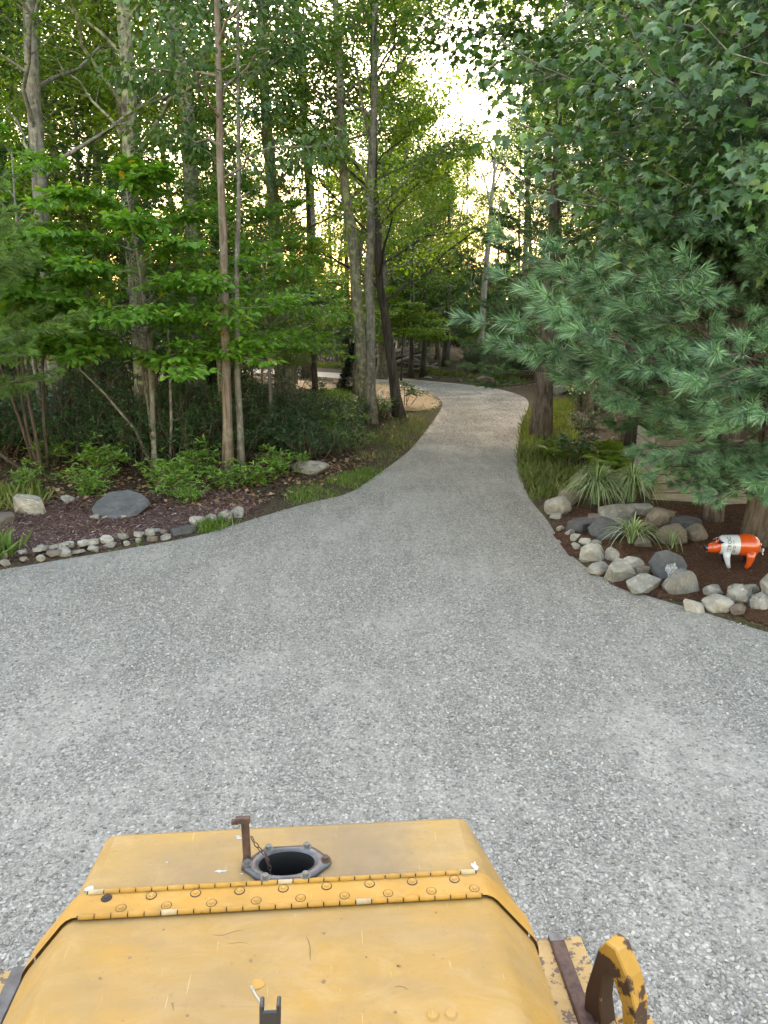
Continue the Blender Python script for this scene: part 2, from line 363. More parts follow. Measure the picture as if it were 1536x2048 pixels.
# loose gravel lying on the near driveway: tens of thousands of stones
sm, nt, N, L, b = new_mat('gravel_stone')
oi = N.new('ShaderNodeObjectInfo')
c = ramp(nt, oi.outputs['Random'], [(0, (.122, .116, .1)), (.35, (.204, .195, .168)), (.8, (.275, .263, .229)), (1, (.377, .363, .32))])
c = mix(nt, .5, c, ramp(nt, noise(nt, 90, 3, coord='Object'), [(.3, (.75, .75, .75)), (.7, (1.2, 1.2, 1.2))]), 'MULTIPLY')
L.new(c, b.inputs['Base Color']); b.inputs['Roughness'].default_value = .8; b.inputs['Specular IOR Level'].default_value = .3
def gravel_group():
    ng = bpy.data.node_groups.new('gravel_scatter', 'GeometryNodeTree')
    ng.interface.new_socket('Geometry', in_out='INPUT', socket_type='NodeSocketGeometry'); ng.interface.new_socket('Geometry', in_out='OUTPUT', socket_type='NodeSocketGeometry')
    n, l = ng.nodes, ng.links
    gi, go = n.new('NodeGroupInput'), n.new('NodeGroupOutput')
    dist = n.new('GeometryNodeDistributePointsOnFaces'); dist.distribute_method = 'RANDOM'
    l.new(gi.outputs[0], dist.inputs['Mesh'])
    pos = n.new('GeometryNodeInputPosition')
    nz = n.new('ShaderNodeTexNoise'); nz.inputs['Scale'].default_value = .75; nz.inputs['Detail'].default_value = 5; nz.inputs['Roughness'].default_value = .6; nz.inputs['Distortion'].default_value = .4
    l.new(pos.outputs[0], nz.inputs['Vector'])
    mr = n.new('ShaderNodeMapRange'); mr.inputs[1].default_value = .42; mr.inputs[2].default_value = .6; mr.inputs[3].default_value = 4800; mr.inputs[4].default_value = 900
    l.new(nz.outputs[0], mr.inputs[0])
    at = n.new('GeometryNodeInputNamedAttribute'); at.data_type = 'FLOAT'; at.inputs[0].default_value = 'dens'
    mu = n.new('ShaderNodeMath'); mu.operation = 'MULTIPLY'; l.new(mr.outputs[0], mu.inputs[0]); l.new(at.outputs[0], mu.inputs[1])
    l.new(mu.outputs[0], dist.inputs['Density'])
    join = n.new('GeometryNodeJoinGeometry')
    for k in range(5):
        ico = n.new('GeometryNodeMeshIcoSphere'); ico.inputs['Radius'].default_value = 1.0; ico.inputs['Subdivisions'].default_value = 1
        sp = n.new('GeometryNodeSetPosition'); l.new(ico.outputs[0], sp.inputs['Geometry'])
        nn = n.new('ShaderNodeTexNoise'); nn.noise_dimensions = '4D'; nn.inputs['W'].default_value = k * 7.3; nn.inputs['Scale'].default_value = 1.1
        p2 = n.new('GeometryNodeInputPosition'); l.new(p2.outputs[0], nn.inputs['Vector'])
        v = n.new('ShaderNodeVectorMath'); v.operation = 'SUBTRACT'; l.new(nn.outputs['Color'], v.inputs[0]); v.inputs[1].default_value = (.5, .5, .5)
        v2_ = n.new('ShaderNodeVectorMath'); v2_.operation = 'MULTIPLY_ADD'; l.new(v.outputs[0], v2_.inputs[0]); v2_.inputs[1].default_value = (2.6, 2.6, 2.2); l.new(p2.outputs[0], v2_.inputs[2])
        v3 = n.new('ShaderNodeVectorMath'); v3.operation = 'MULTIPLY'; l.new(v2_.outputs[0], v3.inputs[0]); v3.inputs[1].default_value = (1.0, .62 + .08 * k, .42 + .05 * (k % 3))
        l.new(v3.outputs[0], sp.inputs['Position'])
        smn = n.new('GeometryNodeSetMaterial'); smn.inputs['Material'].default_value = sm; l.new(sp.outputs[0], smn.inputs['Geometry'])
        g2 = n.new('GeometryNodeGeometryToInstance'); l.new(smn.outputs[0], g2.inputs[0]); l.new(g2.outputs[0], join.inputs[0])
    inst = n.new('GeometryNodeInstanceOnPoints'); l.new(dist.outputs['Points'], inst.inputs['Points']); l.new(join.outputs[0], inst.inputs['Instance']); inst.inputs['Pick Instance'].default_value = True
    rr = n.new('FunctionNodeRandomValue'); rr.data_type = 'FLOAT_VECTOR'; rr.inputs[0].default_value = (-.55, -.55, 0); rr.inputs[1].default_value = (.55, .55, 6.28)
    l.new(rr.outputs[0], inst.inputs['Rotation'])
    rs = n.new('FunctionNodeRandomValue'); rs.data_type = 'FLOAT'; rs.inputs[2].default_value = 0; rs.inputs[3].default_value = 1; rs.inputs['Seed'].default_value = 5
    pw = n.new('ShaderNodeMath'); pw.operation = 'POWER'; l.new(rs.outputs[1], pw.inputs[0]); pw.inputs[1].default_value = 1.8
    ms = n.new('ShaderNodeMapRange'); ms.inputs[3].default_value = .0042; ms.inputs[4].default_value = .0145; l.new(pw.outputs[0], ms.inputs[0])
    l.new(ms.outputs[0], inst.inputs['Scale'])
    l.new(inst.outputs[0], go.inputs[0])
    return ng
gmesh = grid_mesh(np.arange(-4.2, 5.1, .3), np.arange(1.2, 32.1, .3), lambda P, s: dz(P, s) + .001, 'gravel', sm, keep=lambda P, s: s < .12)
dn = gmesh.attributes.new('dens', 'FLOAT', 'POINT')
gco = np.zeros(len(gmesh.vertices) * 3, np.float32); gmesh.vertices.foreach_get('co', gco); gco = gco.reshape(-1, 3)
dn.data.foreach_set('value', (1 - .8 * sstep(4.5, 14.5, gco[:, 1])).astype(np.float32))
gr = link('gravel', gmesh); tag(gr, 'loose crushed grey stone on the near driveway', kind='stuff')
md = gr.modifiers.new('scatter', 'NODES'); md.node_group = gravel_group()

# ------------------------------------------------------------------ planting beds, straw and their loose cover
def sheet(name, poly, mat, dzv, label, step=.1):
    poly = np.array(poly, float); lo, hi = poly.min(0) - .2, poly.max(0) + .2
    def keep(P, s):
        w = .12 * wob2(P[:, 0] * 5, P[:, 1] * 5)
        d = seg_dist(P, poly); sg = np.where(inside(P, poly), -d, d)
        return (sg + w < 0)
    me = grid_mesh(np.arange(lo[0], hi[0], step), np.arange(lo[1], hi[1], step), lambda P, s: H(P, s) + dzv, name, mat, keep)
    return tag(link(name, me), label, kind='structure')
def bed_mat(name, stops, scale=30):
    m, nt, N, L, b = new_mat(name); n = noise(nt, scale, 8, rough=.75)
    L.new(mix(nt, .6, ramp(nt, n, stops), ramp(nt, noise(nt, 2, 4), [(.3, (.7, .7, .7)), (.7, (1.2, 1.2, 1.2))]), 'MULTIPLY'), b.inputs['Base Color']); b.inputs['Roughness'].default_value = .95
    b.inputs['Specular IOR Level'].default_value = .1; bump(nt, b, n, 1.0, .03); return m
MULCH = [(-9, 6.1), (-5.6, 7.1), (-4.23, 7.88), (-3.68, 8.27), (-3.16, 8.6), (-2.4, 9.25), (-1.9, 9.95), (-1.7, 10.6), (-2.3, 11.3), (-3.6, 10.7), (-5.0, 10.4), (-6.5, 10.4), (-9, 9.6)]
sheet('mulch_bed', MULCH, bed_mat('mulch', [(.3, (.045, .027, .023)), (.55, (.125, .075, .066)), (.75, (.21, .14, .12))]), .012, 'reddish brown mulch bed along the left of the driveway')
PBED = [(2.16, 9.0), (2.18, 8.2), (2.28, 7.55), (2.55, 7.02), (2.93, 6.58), (3.4, 6.02), (4.55, 5.0), (7, 3.4), (9, 5), (9, 9), (5.5, 10.3), (3.4, 10.4), (2.6, 10.2)]
sheet('pine_straw_bed', PBED, bed_mat('pine_straw', [(.3, (.03, .014, .009)), (.55, (.085, .042, .026)), (.75, (.15, .085, .055))], 45), .012, 'rust brown pine needle bed behind the rocks on the right', .05)
STRAW = [(1.72, 22.9), (1.78, 24.4), (1.6, 26.6), (1.05, 28.6), (-.1, 30.3), (-1.2, 31.2), (-1.9, 30.2), (-.9, 27.2), (-1.0, 24), (-.6, 22.0), (.35, 21.3), (1.0, 21.2), (1.5, 22)]
sheet('straw_patch', STRAW, bed_mat('straw_bed', [(.3, (.3, .2, .1)), (.55, (.5, .37, .21)), (.75, (.64, .5, .31))]), .02, 'pale straw spread over the bare ground inside the bend', .15)
sheet('straw_patch', [(-3.6, 26.5), (-2.1, 25.6), (-1.6, 27.5), (-2.2, 29.5), (-3.8, 29.5)], bpy.data.materials['straw_bed'], .02, 'smaller patch of pale straw left of the dark spruce', .15)

def scatter_in(poly, n, rng, smin=-9, smax=1e9):
    poly = np.array(poly, float); lo, hi = poly.min(0), poly.max(0); out = np.zeros((0, 2))
    while len(out) < n:
        P = rng.uniform(lo, hi, (n * 2, 2)); k = inside(P, poly); P = P[k]
        s = sdist(P); P = P[(s > smin) & (s < smax)]
        if len(P) == 0: break
        out = np.vstack([out, P])
    return out[:n]
def flat_stuff(name, P, T, mat, size, label, rng, up=.35, lift=.012, parent=None):
    n = len(P); z = H(P) + lift + rng.uniform(0, .02, n)
    a = rng.uniform(0, 2 * PI, n); A = np.stack([np.cos(a), np.sin(a), rng.normal(0, up, n)], 1)
    Nn = np.stack([rng.normal(0, up, n), rng.normal(0, up, n), np.ones(n)], 1)
    V, F = leaves(np.column_stack([P, z]), A, Nn, rng.uniform(size[0], size[1], n), T, .3, rng)
    mb = MB(); mb.add(V, F); return tag(mb.obj(name, mat), label, kind='stuff')
rng = np.random.default_rng(3)
SLIVER = (np.array([(-.1, 0, 0), (.1, 0, 0), (.08, 1, 0), (-.08, 1, 0)]), np.array([(0, 1, 2), (0, 2, 3)]))
NEEDLE = (np.array([(-.02, 0, 0), (.02, 0, 0), (0, 1, 0)]), np.array([(0, 1, 2)]))
flat_stuff('mulch_chips', scatter_in([p for p in MULCH if p[0] > -7], 14000, rng, .05), SLIVER, M['chips'], (.02, .07), 'shredded brown mulch chips on the left bed', rng)
flat_stuff('fallen_needles', scatter_in([p for p in PBED if p[0] < 5.6], 16000, rng, .02), NEEDLE, M['needles_dead'], (.06, .12), 'rusty fallen pine needles in the right bed', rng, .15)
flat_stuff('loose_straw', np.vstack([scatter_in(STRAW, 7000, rng), scatter_in([(-3.6, 26.5), (-2.1, 25.6), (-1.6, 27.5), (-2.2, 29.5), (-3.8, 29.5)], 1500, rng)]), NEEDLE, M['straw'], (.15, .4), 'loose pale straw stalks inside the bend', rng, .2, .03)
LIT = [(-8, 9.4), (-5, 9.6), (-3.4, 9.9), (-2.2, 10.2), (-1.6, 10.4), (-1.0, 11.4), (-.5, 12.4), (-.2, 14), (-.8, 16), (-3, 14), (-8, 13.5)]
flat_stuff('leaf_litter', np.vstack([scatter_in(LIT, 5000, rng, .35), scatter_in([(-14, 14), (14, 14), (14, 34), (-14, 34)], 9000, rng, .6)]), DIAMOND, M['litter'], (.05, .11), 'dry brown fallen leaves at the edge of the woods', rng, .4)
flat_stuff('fallen_bits', np.vstack([scatter_in([(-4, 5), (3, 5), (2.4, 12), (-1, 12)], 120, rng, -9, -.1), scatter_in([(-1, 11), (2.6, 11), (4.6, 24), (1.6, 24)], 90, rng, -9, -.05), scatter_in([(-5, 7), (-1, 10.5), (.5, 15), (0, 16), (-3, 10), (-5, 8)], 160, rng, -.35, .2), scatter_in([(2.3, 6.5), (5, 5.5), (5, 9.5), (2.5, 10)], 160, rng, .0)]), DIAMOND, M['litter'], (.015, .05), 'small fallen leaves and bark bits on gravel and bed', rng, .3, .02)
# grass: blades
def grass(name, poly, n, mat, h, label, smin=.02, smax=1e9, lean=.5):
    P = scatter_in(poly, n, rng, smin, smax); P = P[wob2(P[:, 0] * 3.1, P[:, 1] * 2.7) + .6 * wob2(P[:, 0] * 9, P[:, 1] * 8) + rng.normal(0, .35, len(P)) > -.25]; P = P + rng.normal(0, .07, P.shape); P = P[sdist(P) > smin - .06]; n = len(P); z = H(P)
    A = np.stack([rng.normal(0, lean, n), rng.normal(0, lean, n), np.ones(n)], 1); a = rng.uniform(0, 2 * PI, n)
    V, F = leaves(np.column_stack([P, z]), A, np.stack([np.cos(a), np.sin(a), .2 * np.ones(n)], 1), rng.uniform(h[0], h[1], n), (np.array([(-.06, 0, 0), (.06, 0, 0), (.04, .55, .04), (-.04, .55, .04), (0, 1, .22)]), np.array([(0, 1, 2), (0, 2, 3), (3, 2, 4)])), .3, rng)
    mb = MB(); mb.add(V, F); return tag(mb.obj(name, mat), label, kind='stuff')
grass('grass', [(-1.35, 10.6), (-.5, 11.3), (0, 12.9), (-.3, 13.2), (-1.0, 12.0), (-1.5, 11.3)], 4500, M['grass'], (.03, .1), 'bright green grass strip at the left driveway edge', .0, .75)
grass('grass', [(-.1, 13), (.5, 15.2), (1.2, 19), (1.75, 22.6), (.6, 21), (-.4, 17), (-.6, 14)], 3800, M['grass_dry'], (.04, .12), 'thin mossy grass along the left edge up to the bend', .0, 1.2)
grass('grass', [(2.2, 10.8), (2.5, 13.6), (3.0, 16.6), (3.8, 20), (5.0, 24), (6, 24), (5, 19), (4, 14), (3.3, 11)], 15000, M['grass_dry'], (.06, .2), 'yellowing verge grass on the right driveway edge', .02, 1.3)
grass('grass', [(6.5, 24), (6.5, 30), (4, 33), (0, 37), (-6, 42), (-6, 44), (2, 38), (8, 31), (9, 24)], 12000, M['grass_dry'], (.1, .32), 'rough grass along the far side of the bend', .05, 2.2)
grass('grass', [(-1.2, 20.5), (-.2, 21.3), (-.9, 24), (-1.0, 27), (-2, 26), (-2.6, 22.5)], 7000, M['grass'], (.08, .2), 'fresh green grass beside the straw', .3)
grass('grass', [(-5.3, 7.1), (-4.4, 7.75), (-4.25, 8.0), (-4.5, 8.4), (-5.3, 8.2)], 1500, M['grass'], (.15, .34), 'weedy green tuft at the near end of the left bed', .05)
grass('grass', [(-3.45, 8.35), (-3.05, 8.6), (-3.2, 8.8), (-3.5, 8.6)], 600, M['grass'], (.08, .2), 'small weed clump among the edging stones', .05)
grass('grass', [(-2.35, 9.15), (-2.05, 9.5), (-2.2, 9.6), (-2.45, 9.3)], 500, M['grass'], (.06, .15), 'low weeds in front of the pale edging stones', .0)
grass('grass', [(-6.5, 9.0), (-4.9, 9.7), (-4.9, 10.6), (-6.5, 10.6)], 1300, M['grass_dry'], (.12, .3), 'dry yellow weeds behind the angular boulder', .05)

# ------------------------------------------------------------------ rocks
def rock_mat(name, a, b_, lich=(.42, .43, .38), la=.35, sc=5):
    m, nt, N, L, b = new_mat(name)
    tc = N.new('ShaderNodeTexCoord'); oi = N.new('ShaderNodeObjectInfo')
    vm = N.new('ShaderNodeVectorMath'); vm.operation = 'ADD'; L.new(tc.outputs['Object'], vm.inputs[0]); L.new(oi.outputs['Location'], vm.inputs[1])
    n1 = noise(nt, sc, 8, vec=vm.outputs[0], rough=.65); n2 = noise(nt, sc * 3.2, 6, vec=vm.outputs[0], rough=.7)
    c = ramp(nt, n1, [(.3, a), (.68, b_)])
    c = mix(nt, ramp(nt, n2, [(.52, (0, 0, 0)), (.62, (la,) * 3)]), c, lich)
    c = mix(nt, .6, c, ramp(nt, oi.outputs['Random'], [(0, (.62, .6, .55)), (.5, (1.0, .97, .86)), (1, (1.4, 1.34, 1.2))]), 'MULTIPLY')
    L.new(c, b.inputs['Base Color']); b.inputs['Roughness'].default_value = .85; b.inputs['Specular IOR Level'].default_value = .25
    bump(nt, b, n2, .45, .02); return m
M['rock'] = rock_mat('fieldstone_grey', (.1, .1, .093), (.24, .235, .22))
M['rock_pale'] = rock_mat('fieldstone_pale', (.14, .138, .12), (.31, .3, .27), (.4, .4, .37), .45)
M['slate'] = rock_mat('slate', (.045, .05, .056), (.095, .1, .108), (.16, .165, .165), .25)
M['rock_brown'] = rock_mat('fieldstone_brown', (.085, .07, .06), (.19, .16, .135), (.26, .25, .21), .3)
def rock(w, d, h, mat, seed, kind='angular', name='rock'):
    r = random.Random(seed); bm = bmesh.new()
    n = {'angular': 16, 'round': 46, 'slab': 18}[kind]
    for i in range(n):
        if kind == 'slab':
            a = i * 2 * PI / 9 + r.uniform(-.25, .25); q = r.uniform(.8, 1.0); p = (math.cos(a) * q, math.sin(a) * q, -1 if i < 9 else r.uniform(.55, 1))
            if i >= 9: p = (p[0] * .93, p[1] * .93, p[2])
        else:
            v = Vector((r.gauss(0, 1), r.gauss(0, 1), r.gauss(0, 1))).normalized()
            e = .75 if kind == 'angular' else 1.0
            v = Vector([math.copysign(abs(k) ** e, k) for k in v]) * r.uniform(.86, 1.06); p = v
        bm.verts.new((p[0] * w / 2, p[1] * d / 2, p[2] * h / 2))
    res = bmesh.ops.convex_hull(bm, input=bm.verts)
    bmesh.ops.delete(bm, geom=list({g for g in res['geom_interior'] + res['geom_unused'] if isinstance(g, bmesh.types.BMVert) and g.is_valid}), context='VERTS')
    bmesh.ops.dissolve_limit(bm, angle_limit=R(10), verts=bm.verts, edges=bm.edges)
    bmesh.ops.bevel(bm, geom=list(bm.edges), offset=min(w, d, h) * (.16 if kind == 'round' else .07), segments=2, affect='EDGES', profile=.6, clamp_overlap=True)
    bmesh.ops.triangulate(bm, faces=bm.faces)
    bmesh.ops.subdivide_edges(bm, edges=[e for e in bm.edges if e.calc_length() > .3 * max(w, d, h)], cuts=1)
    for v in bm.verts: v.co += v.co.normalized() * r.uniform(-.012, .012) * min(w, h) * 2
    me = bpy.data.meshes.new(name); bm.to_mesh(me); bm.free(); me.materials.append(mat)
    for p in me.polygons: p.use_smooth = kind == 'round'
    return me
def put_rock(x, y, w, h, mat, kind, label, seed, group=None, tilt=(0, 0), depth=.8, sink=.3, name='rock', rz=None, up=0):
    o = link(name, rock(w, w * depth, h * (1.35 if kind != 'slab' else 1), M[mat], seed, kind))
    r = random.Random(seed); o.rotation_euler = (R(tilt[0]), R(tilt[1]), r.uniform(-.5, .5) if rz is None else R(rz))
    o.location = (x, y, h1(x, y) + h * (.5 - sink) + .02 + up)
    return tag(o, label, 'rock', group)
RK = [(2.44, 10.05, .40, .25, 'rock_pale', 'round', 'large pale rounded boulder where the right rock edge begins'),
      (2.72, 10.5, .40, .26, 'rock_brown', 'angular', 'dark purplish brown rock behind the pale boulder'),
      (2.36, 9.78, .19, .07, 'rock_pale', 'angular', 'small whitish flat stone in front of the pale boulder'),
      (2.57, 9.18, .5, .15, 'slate', 'slab', 'long dark flat slab low at the gravel edge'),
      (2.84, 9.49, .32, .13, 'rock_brown', 'slab', 'brown flat rock stacked behind the long dark slab'),
      (3.1, 9.5, .52, .26, 'rock', 'angular', 'grey layered rock left of the planter wall'),
      (2.35, 8.96, .15, .07, 'rock_pale', 'angular', None), (2.36, 8.72, .17, .08, 'rock_pale', 'angular', None), (2.42, 8.5, .18, .08, 'rock_pale', 'round', None),
      (2.3, 8.42, .14, .07, 'rock_pale', 'angular', None), (2.53, 8.44, .15, .07, 'rock', 'angular', None), (2.28, 9.2, .12, .06, 'rock', 'angular', None), (2.46, 8.26, .16, .07, 'rock', 'angular', None),
      (2.36, 7.98, .3, .2, 'rock_pale', 'angular', 'angular pale stone with a pointed top at the gravel edge'),
      (2.56, 7.9, .18, .17, 'rock_pale', 'angular', 'small pale split stone right of the pointed one'),
      (2.33, 7.6, .26, .13, 'rock_pale', 'round', 'low smooth beige stone left of the large angular boulder'),
      (2.5, 7.4, .38, .23, 'rock_pale', 'angular', 'large angular beige boulder at the gravel edge'),
      (2.72, 7.68, .25, .12, 'rock_pale', 'round', 'smooth pale stone behind the large angular boulder'),
      (2.75, 7.44, .24, .09, 'rock_brown', 'slab', 'thin brown slate wedged beside the large angular boulder'),
      (2.63, 7.06, .36, .18, 'rock', 'angular', 'grey half buried stone in front of the upright slate'),
      (2.98, 6.95, .46, .24, 'rock', 'angular', 'big flat topped grey green boulder in front of the upright slate'),
      (2.95, 6.56, .23, .17, 'rock_pale', 'angular', 'pointed pale stone at the gravel edge before the big flat boulder'),
      (3.24, 6.84, .2, .11, 'rock', 'round', 'small rounded grey stone behind the whitish oblong one'),
      (3.16, 6.54, .3, .14, 'rock_pale', 'round', 'whitish oblong stone at the gravel edge'),
      (3.42, 6.68, .29, .18, 'rock_pale', 'round', 'smooth oval blue grey stone near the right end of the edging'),
      (3.29, 6.42, .17, .09, 'rock_brown', 'round', 'small brownish stone below the oval grey one'),
      (3.53, 6.5, .22, .15, 'rock', 'round', 'rounded grey stone right of the oval one'),
      (3.62, 6.85, .16, .1, 'rock', 'angular', 'small grey stone behind the oval one'),
      (3.78, 6.62, .42, .4, 'rock', 'angular', 'tall grey boulder at the right edge of the picture'),
      (3.58, 9.25, .42, .24, 'rock_brown', 'round', 'rounded tan boulder behind the striped grass'),
      (3.45, 8.48, .42, .25, 'rock_brown', 'round', 'rounded pale tan boulder right of the striped grass'),
      (3.74, 8.5, .3, .2, 'rock_brown', 'round', 'tan stone touching the pale tan boulder on its right'),
      (3.82, 9.0, .42, .16, 'slate', 'slab', 'bluish slate lying behind the tan stones'),
      (3.5, 9.85, .5, .14, 'rock', 'slab', 'grey flat stone at the foot of the planter wall'),
      (3.07, 8.36, .23, .13, 'rock_brown', 'angular', 'small tan rock at the foot of the striped grass'),
      (6.2, 26.2, .9, .35, 'rock_pale', 'angular', 'pale boulder behind the pine trunk at the right verge'),
      (4.15, 30.9, .8, .32, 'rock_brown', 'angular', 'purplish grey boulder on the far side of the bend'),
      (3.2, 31.7, .35, .12, 'rock', 'angular', 'small grey rock left of the far purplish boulder'),
      (1.95, 33.1, .4, .1, 'rock_pale', 'angular', 'low pale stone on the far verge below the thin trunks')]
for i, (x, y, w, h, mt, kd, lb) in enumerate(RK):
    put_rock(x, y, w, h, mt, kd, lb or 'small pale stone in the loose heap at the gravel edge', 100 + i, None if lb else 'small stones heaped by the dark slab')
# slate slabs standing at an angle
s1 = put_rock(2.74, 8.75, .48, .07, 'slate', 'slab', 'blue black slate slab tilted toward the driveway left of the striped grass', 301, tilt=(38, -6), depth=.75, sink=-.9, name='slate_slab', rz=8)
s2 = put_rock(2.95, 7.3, .48, .05, 'slate', 'slab', 'upright dark slate slab with a white lichen patch', 302, tilt=(58, 5), depth=.78, sink=-2.0, name='slate_slab', rz=10)
lm, nt, N, L, b = new_mat('white_lichen'); nn_ = noise(nt, 55, 8, rough=.8)
L.new(ramp(nt, nn_, [(.44, (.07, .075, .08)), (.56, (.4, .41, .39))]), b.inputs['Base Color']); b.inputs['Roughness'].default_value = .95
mb = MB(); rr_ = random.Random(4); ol = [(.035 + math.cos(a) * .075 * rr_.uniform(.7, 1.2), -.06 + math.sin(a) * .09 * rr_.uniform(.75, 1.2)) for a in np.arange(0, 2 * PI, .35)]
mb.prism(ol, .0, .0285); mb.obj('lichen_patch', lm, s2)
put_rock(-4.77, 9.66, .52, .3, 'rock_pale', 'angular', 'pale angular boulder standing in the left mulch bed', 320, depth=.6, rz=15)
put_rock(-5.0, 9.28, .5, .1, 'rock_brown', 'slab', 'flat pinkish stone lying left of the angular boulder', 321)
put_rock(-3.62, 9.85, .84, .06, 'slate', 'slab', 'large dark slate flagstone leaning on the back of the left bed', 322, tilt=(17, 0), depth=.95, sink=-.9, name='slate_slab', rz=0)
put_rock(-3.84, 9.5, .19, .06, 'rock_pale', 'angular', 'small pale stone in front of the slate flagstone', 323)
put_rock(-3.5, 9.56, .11, .05, 'rock_pale', 'angular', 'tiny pale stone at the right front of the flagstone', 324)
put_rock(-1.28, 12.69, .72, .22, 'rock', 'round', 'smooth grey boulder behind the green grass strip', 325)
put_rock(-4.5, 10.2, .22, .1, 'rock', 'angular', 'small grey rock right behind the angular boulder', 326)
put_rock(-2.05, 9.86, .26, .13, 'rock', 'angular', 'rightmost grey stone of the left edging', 327)
put_rock(-2.14, 9.66, .24, .14, 'rock', 'round', 'dark grey rounded stone near the right end of the left edging', 328)
put_rock(-2.3, 9.5, .16, .12, 'rock_pale', 'round', 'bluish white round stone in the left edging', 329)
put_rock(-2.45, 9.4, .26, .12, 'rock_pale', 'angular', 'yellowish pale stone beside the bluish white one', 330)
put_rock(-2.55, 9.08, .4, .09, 'slate', 'slab', 'long dark flat stone in the left edging', 331, depth=.35, rz=38)
EDGE = np.array([(-5.4, 7.15), (-4.6, 7.62), (-4.25, 7.83), (-4.0, 7.98), (-3.76, 8.18), (-3.46, 8.34), (-3.22, 8.5), (-2.92, 8.72), (-2.68, 8.93)])
ed = np.linalg.norm(np.diff(EDGE, axis=0), axis=1); ecum = np.concatenate([[0], np.cumsum(ed)]); rr_ = random.Random(9); s_ = 0; i = 0
while s_ < ecum[-1]:
    x = np.interp(s_, ecum, EDGE[:, 0]); y = np.interp(s_, ecum, EDGE[:, 1])
    for row in range(3):
        if row == 2 and rr_.random() < .35: continue
        put_rock(x + rr_.uniform(-.04, .04) - .05 * row, y + (.0, .1, .2)[row] + rr_.uniform(-.03, .03), rr_.uniform(.08, .21), rr_.uniform(.035, .075), rr_.choice(['rock_pale', 'rock', 'rock', 'rock_brown']), rr_.choice(['angular', 'slab', 'slab']),
                 'small grey stone in the left bed stacked edging', 400 + i, 'stacked edging stones of the left bed', tilt=(rr_.uniform(-12, 18), rr_.uniform(-12, 12)), name='edging_stone', up=.03 * (row == 1), sink=.38); i += 1
    s_ += rr_.uniform(.13, .19)

# ------------------------------------------------------------------ trees
def bezier_line(a, b, sag, n, rng, wig=.05):
    a, b = np.array(a, float), np.array(b, float); t = np.linspace(0, 1, n)[:, None]; ln = np.linalg.norm(b - a)
    p = a + (b - a) * t; p[:, 2] += sag * ln * np.sin(PI * t[:, 0])
    w = rng.normal(0, wig * ln, (n, 3)) * np.sin(PI * t) ; w[:, 2] *= .6
    return p + w
def interp_line(p, t):
    x = np.linspace(0, 1, len(p)); return np.stack([np.interp(t, x, p[:, k]) for k in range(3)], -1)
def hardwood_mesh(trunk, r0, rng, limbs=None, nl=14, h0=.35, ll=3.0, el=(15, 50), twigs=8, per=45, size=(.09, .13), T=DIAMOND, spread=.22, droop=.35, flat=.45, r1=.25, twlen=.45, sides=9, up=1.0):
    """trunk + limbs in one MB, leaf arrays (positions, axes, normals, sizes)"""
    wood = MB(); trunk = np.array(trunk, float); m = max(9, len(trunk) * 3)
    tp = np.stack([np.interp(np.linspace(0, 1, m), np.linspace(0, 1, len(trunk)), trunk[:, k]) for k in range(3)], -1)
    tp[1:-1, :2] += rng.normal(0, r0 * .14, (m - 2, 2))
    Ht = tp[-1, 2] - tp[0, 2]
    fr = np.linspace(0, 1, m); rad = r0 * (1 - (1 - r1) * fr); rad[0] *= 1.35; rad[1] *= 1.05 if m > 12 else 1.0
    wood.tube(tp, rad, sides + 3, wob=.07, rng=rng)
    P, A = [], []
    if limbs is None:
        limbs = []
        for i in range(nl):
            f = h0 + (1 - h0) * (i + rng.uniform(0, .8)) / nl; f = min(f, .98); a = i * 2.4 + rng.uniform(-.5, .5)
            e = R(rng.uniform(*el)) + .5 * max(0, f - .6); l = ll * (1.05 - .65 * ((f - h0) / (1 - h0)) ** 1.5) * rng.uniform(.75, 1.15)
            s = interp_line(tp, f); limbs.append((f, s + l * np.array([math.cos(a) * math.cos(e), math.sin(a) * math.cos(e), math.sin(e)])))
        limbs.append((.97, tp[-1] + np.array([rng.normal(0, .3), rng.normal(0, .3), ll * .4])))
    for f, end in limbs:
        s = interp_line(tp, f); lp = bezier_line(s, end, .06, 7, rng, .04); ln = np.linalg.norm(lp[-1] - lp[0])
        rl = min(r0 * .34, .011 * ln + .01) * (1 - .4 * f)
        wood.tube(lp, np.linspace(rl, .007, 7), 5, cap=False)
        d = norm(lp[-1] - lp[0])
        for k in range(twigs):
            t = .22 + .78 * (k + rng.uniform(.2, 1)) / twigs; t = min(t, 1.0)
            q = interp_line(lp, t); yaw = rng.choice([-1, 1]) * rng.uniform(.35, 1.25) * (1 if t < .95 else .2)
            c, s2 = math.cos(yaw), math.sin(yaw); dd = np.array([d[0] * c - d[1] * s2, d[0] * s2 + d[1] * c, d[2] * .5 + rng.uniform(-.15, .35)])
            tl = twlen * ln * (1.15 - .5 * t) * rng.uniform(.6, 1.2); e2 = q + norm(dd) * tl
            wp = bezier_line(q, e2, .03 - droop * .15, 4, rng, .05)
            wood.tube(wp, np.linspace(max(.006, rl * .3), .003, 4), 3, cap=False)
            n = int(per * rng.uniform(.6, 1.4)); tt = rng.uniform(.1, 1.05, n)
            pp = interp_line(wp, np.clip(tt, 0, 1)); off = rng.normal(0, spread, (n, 3)) * np.array([1, 1, flat]) * min(1, .35 + ln / 4)
            P.append(pp + off); A.append(norm(dd) * .6 + norm(off + 1e-6) * .8 + np.array([0, 0, -droop]) + rng.normal(0, .25, (n, 3)))
    P = np.concatenate(P); A = np.concatenate(A); n = len(P)
    Nn = np.stack([rng.normal(0, .45, n), rng.normal(0, .45, n), np.full(n, up)], 1) + A * .0
    S = rng.uniform(size[0], size[1], n)
    return wood, (P, A, Nn, S, T)
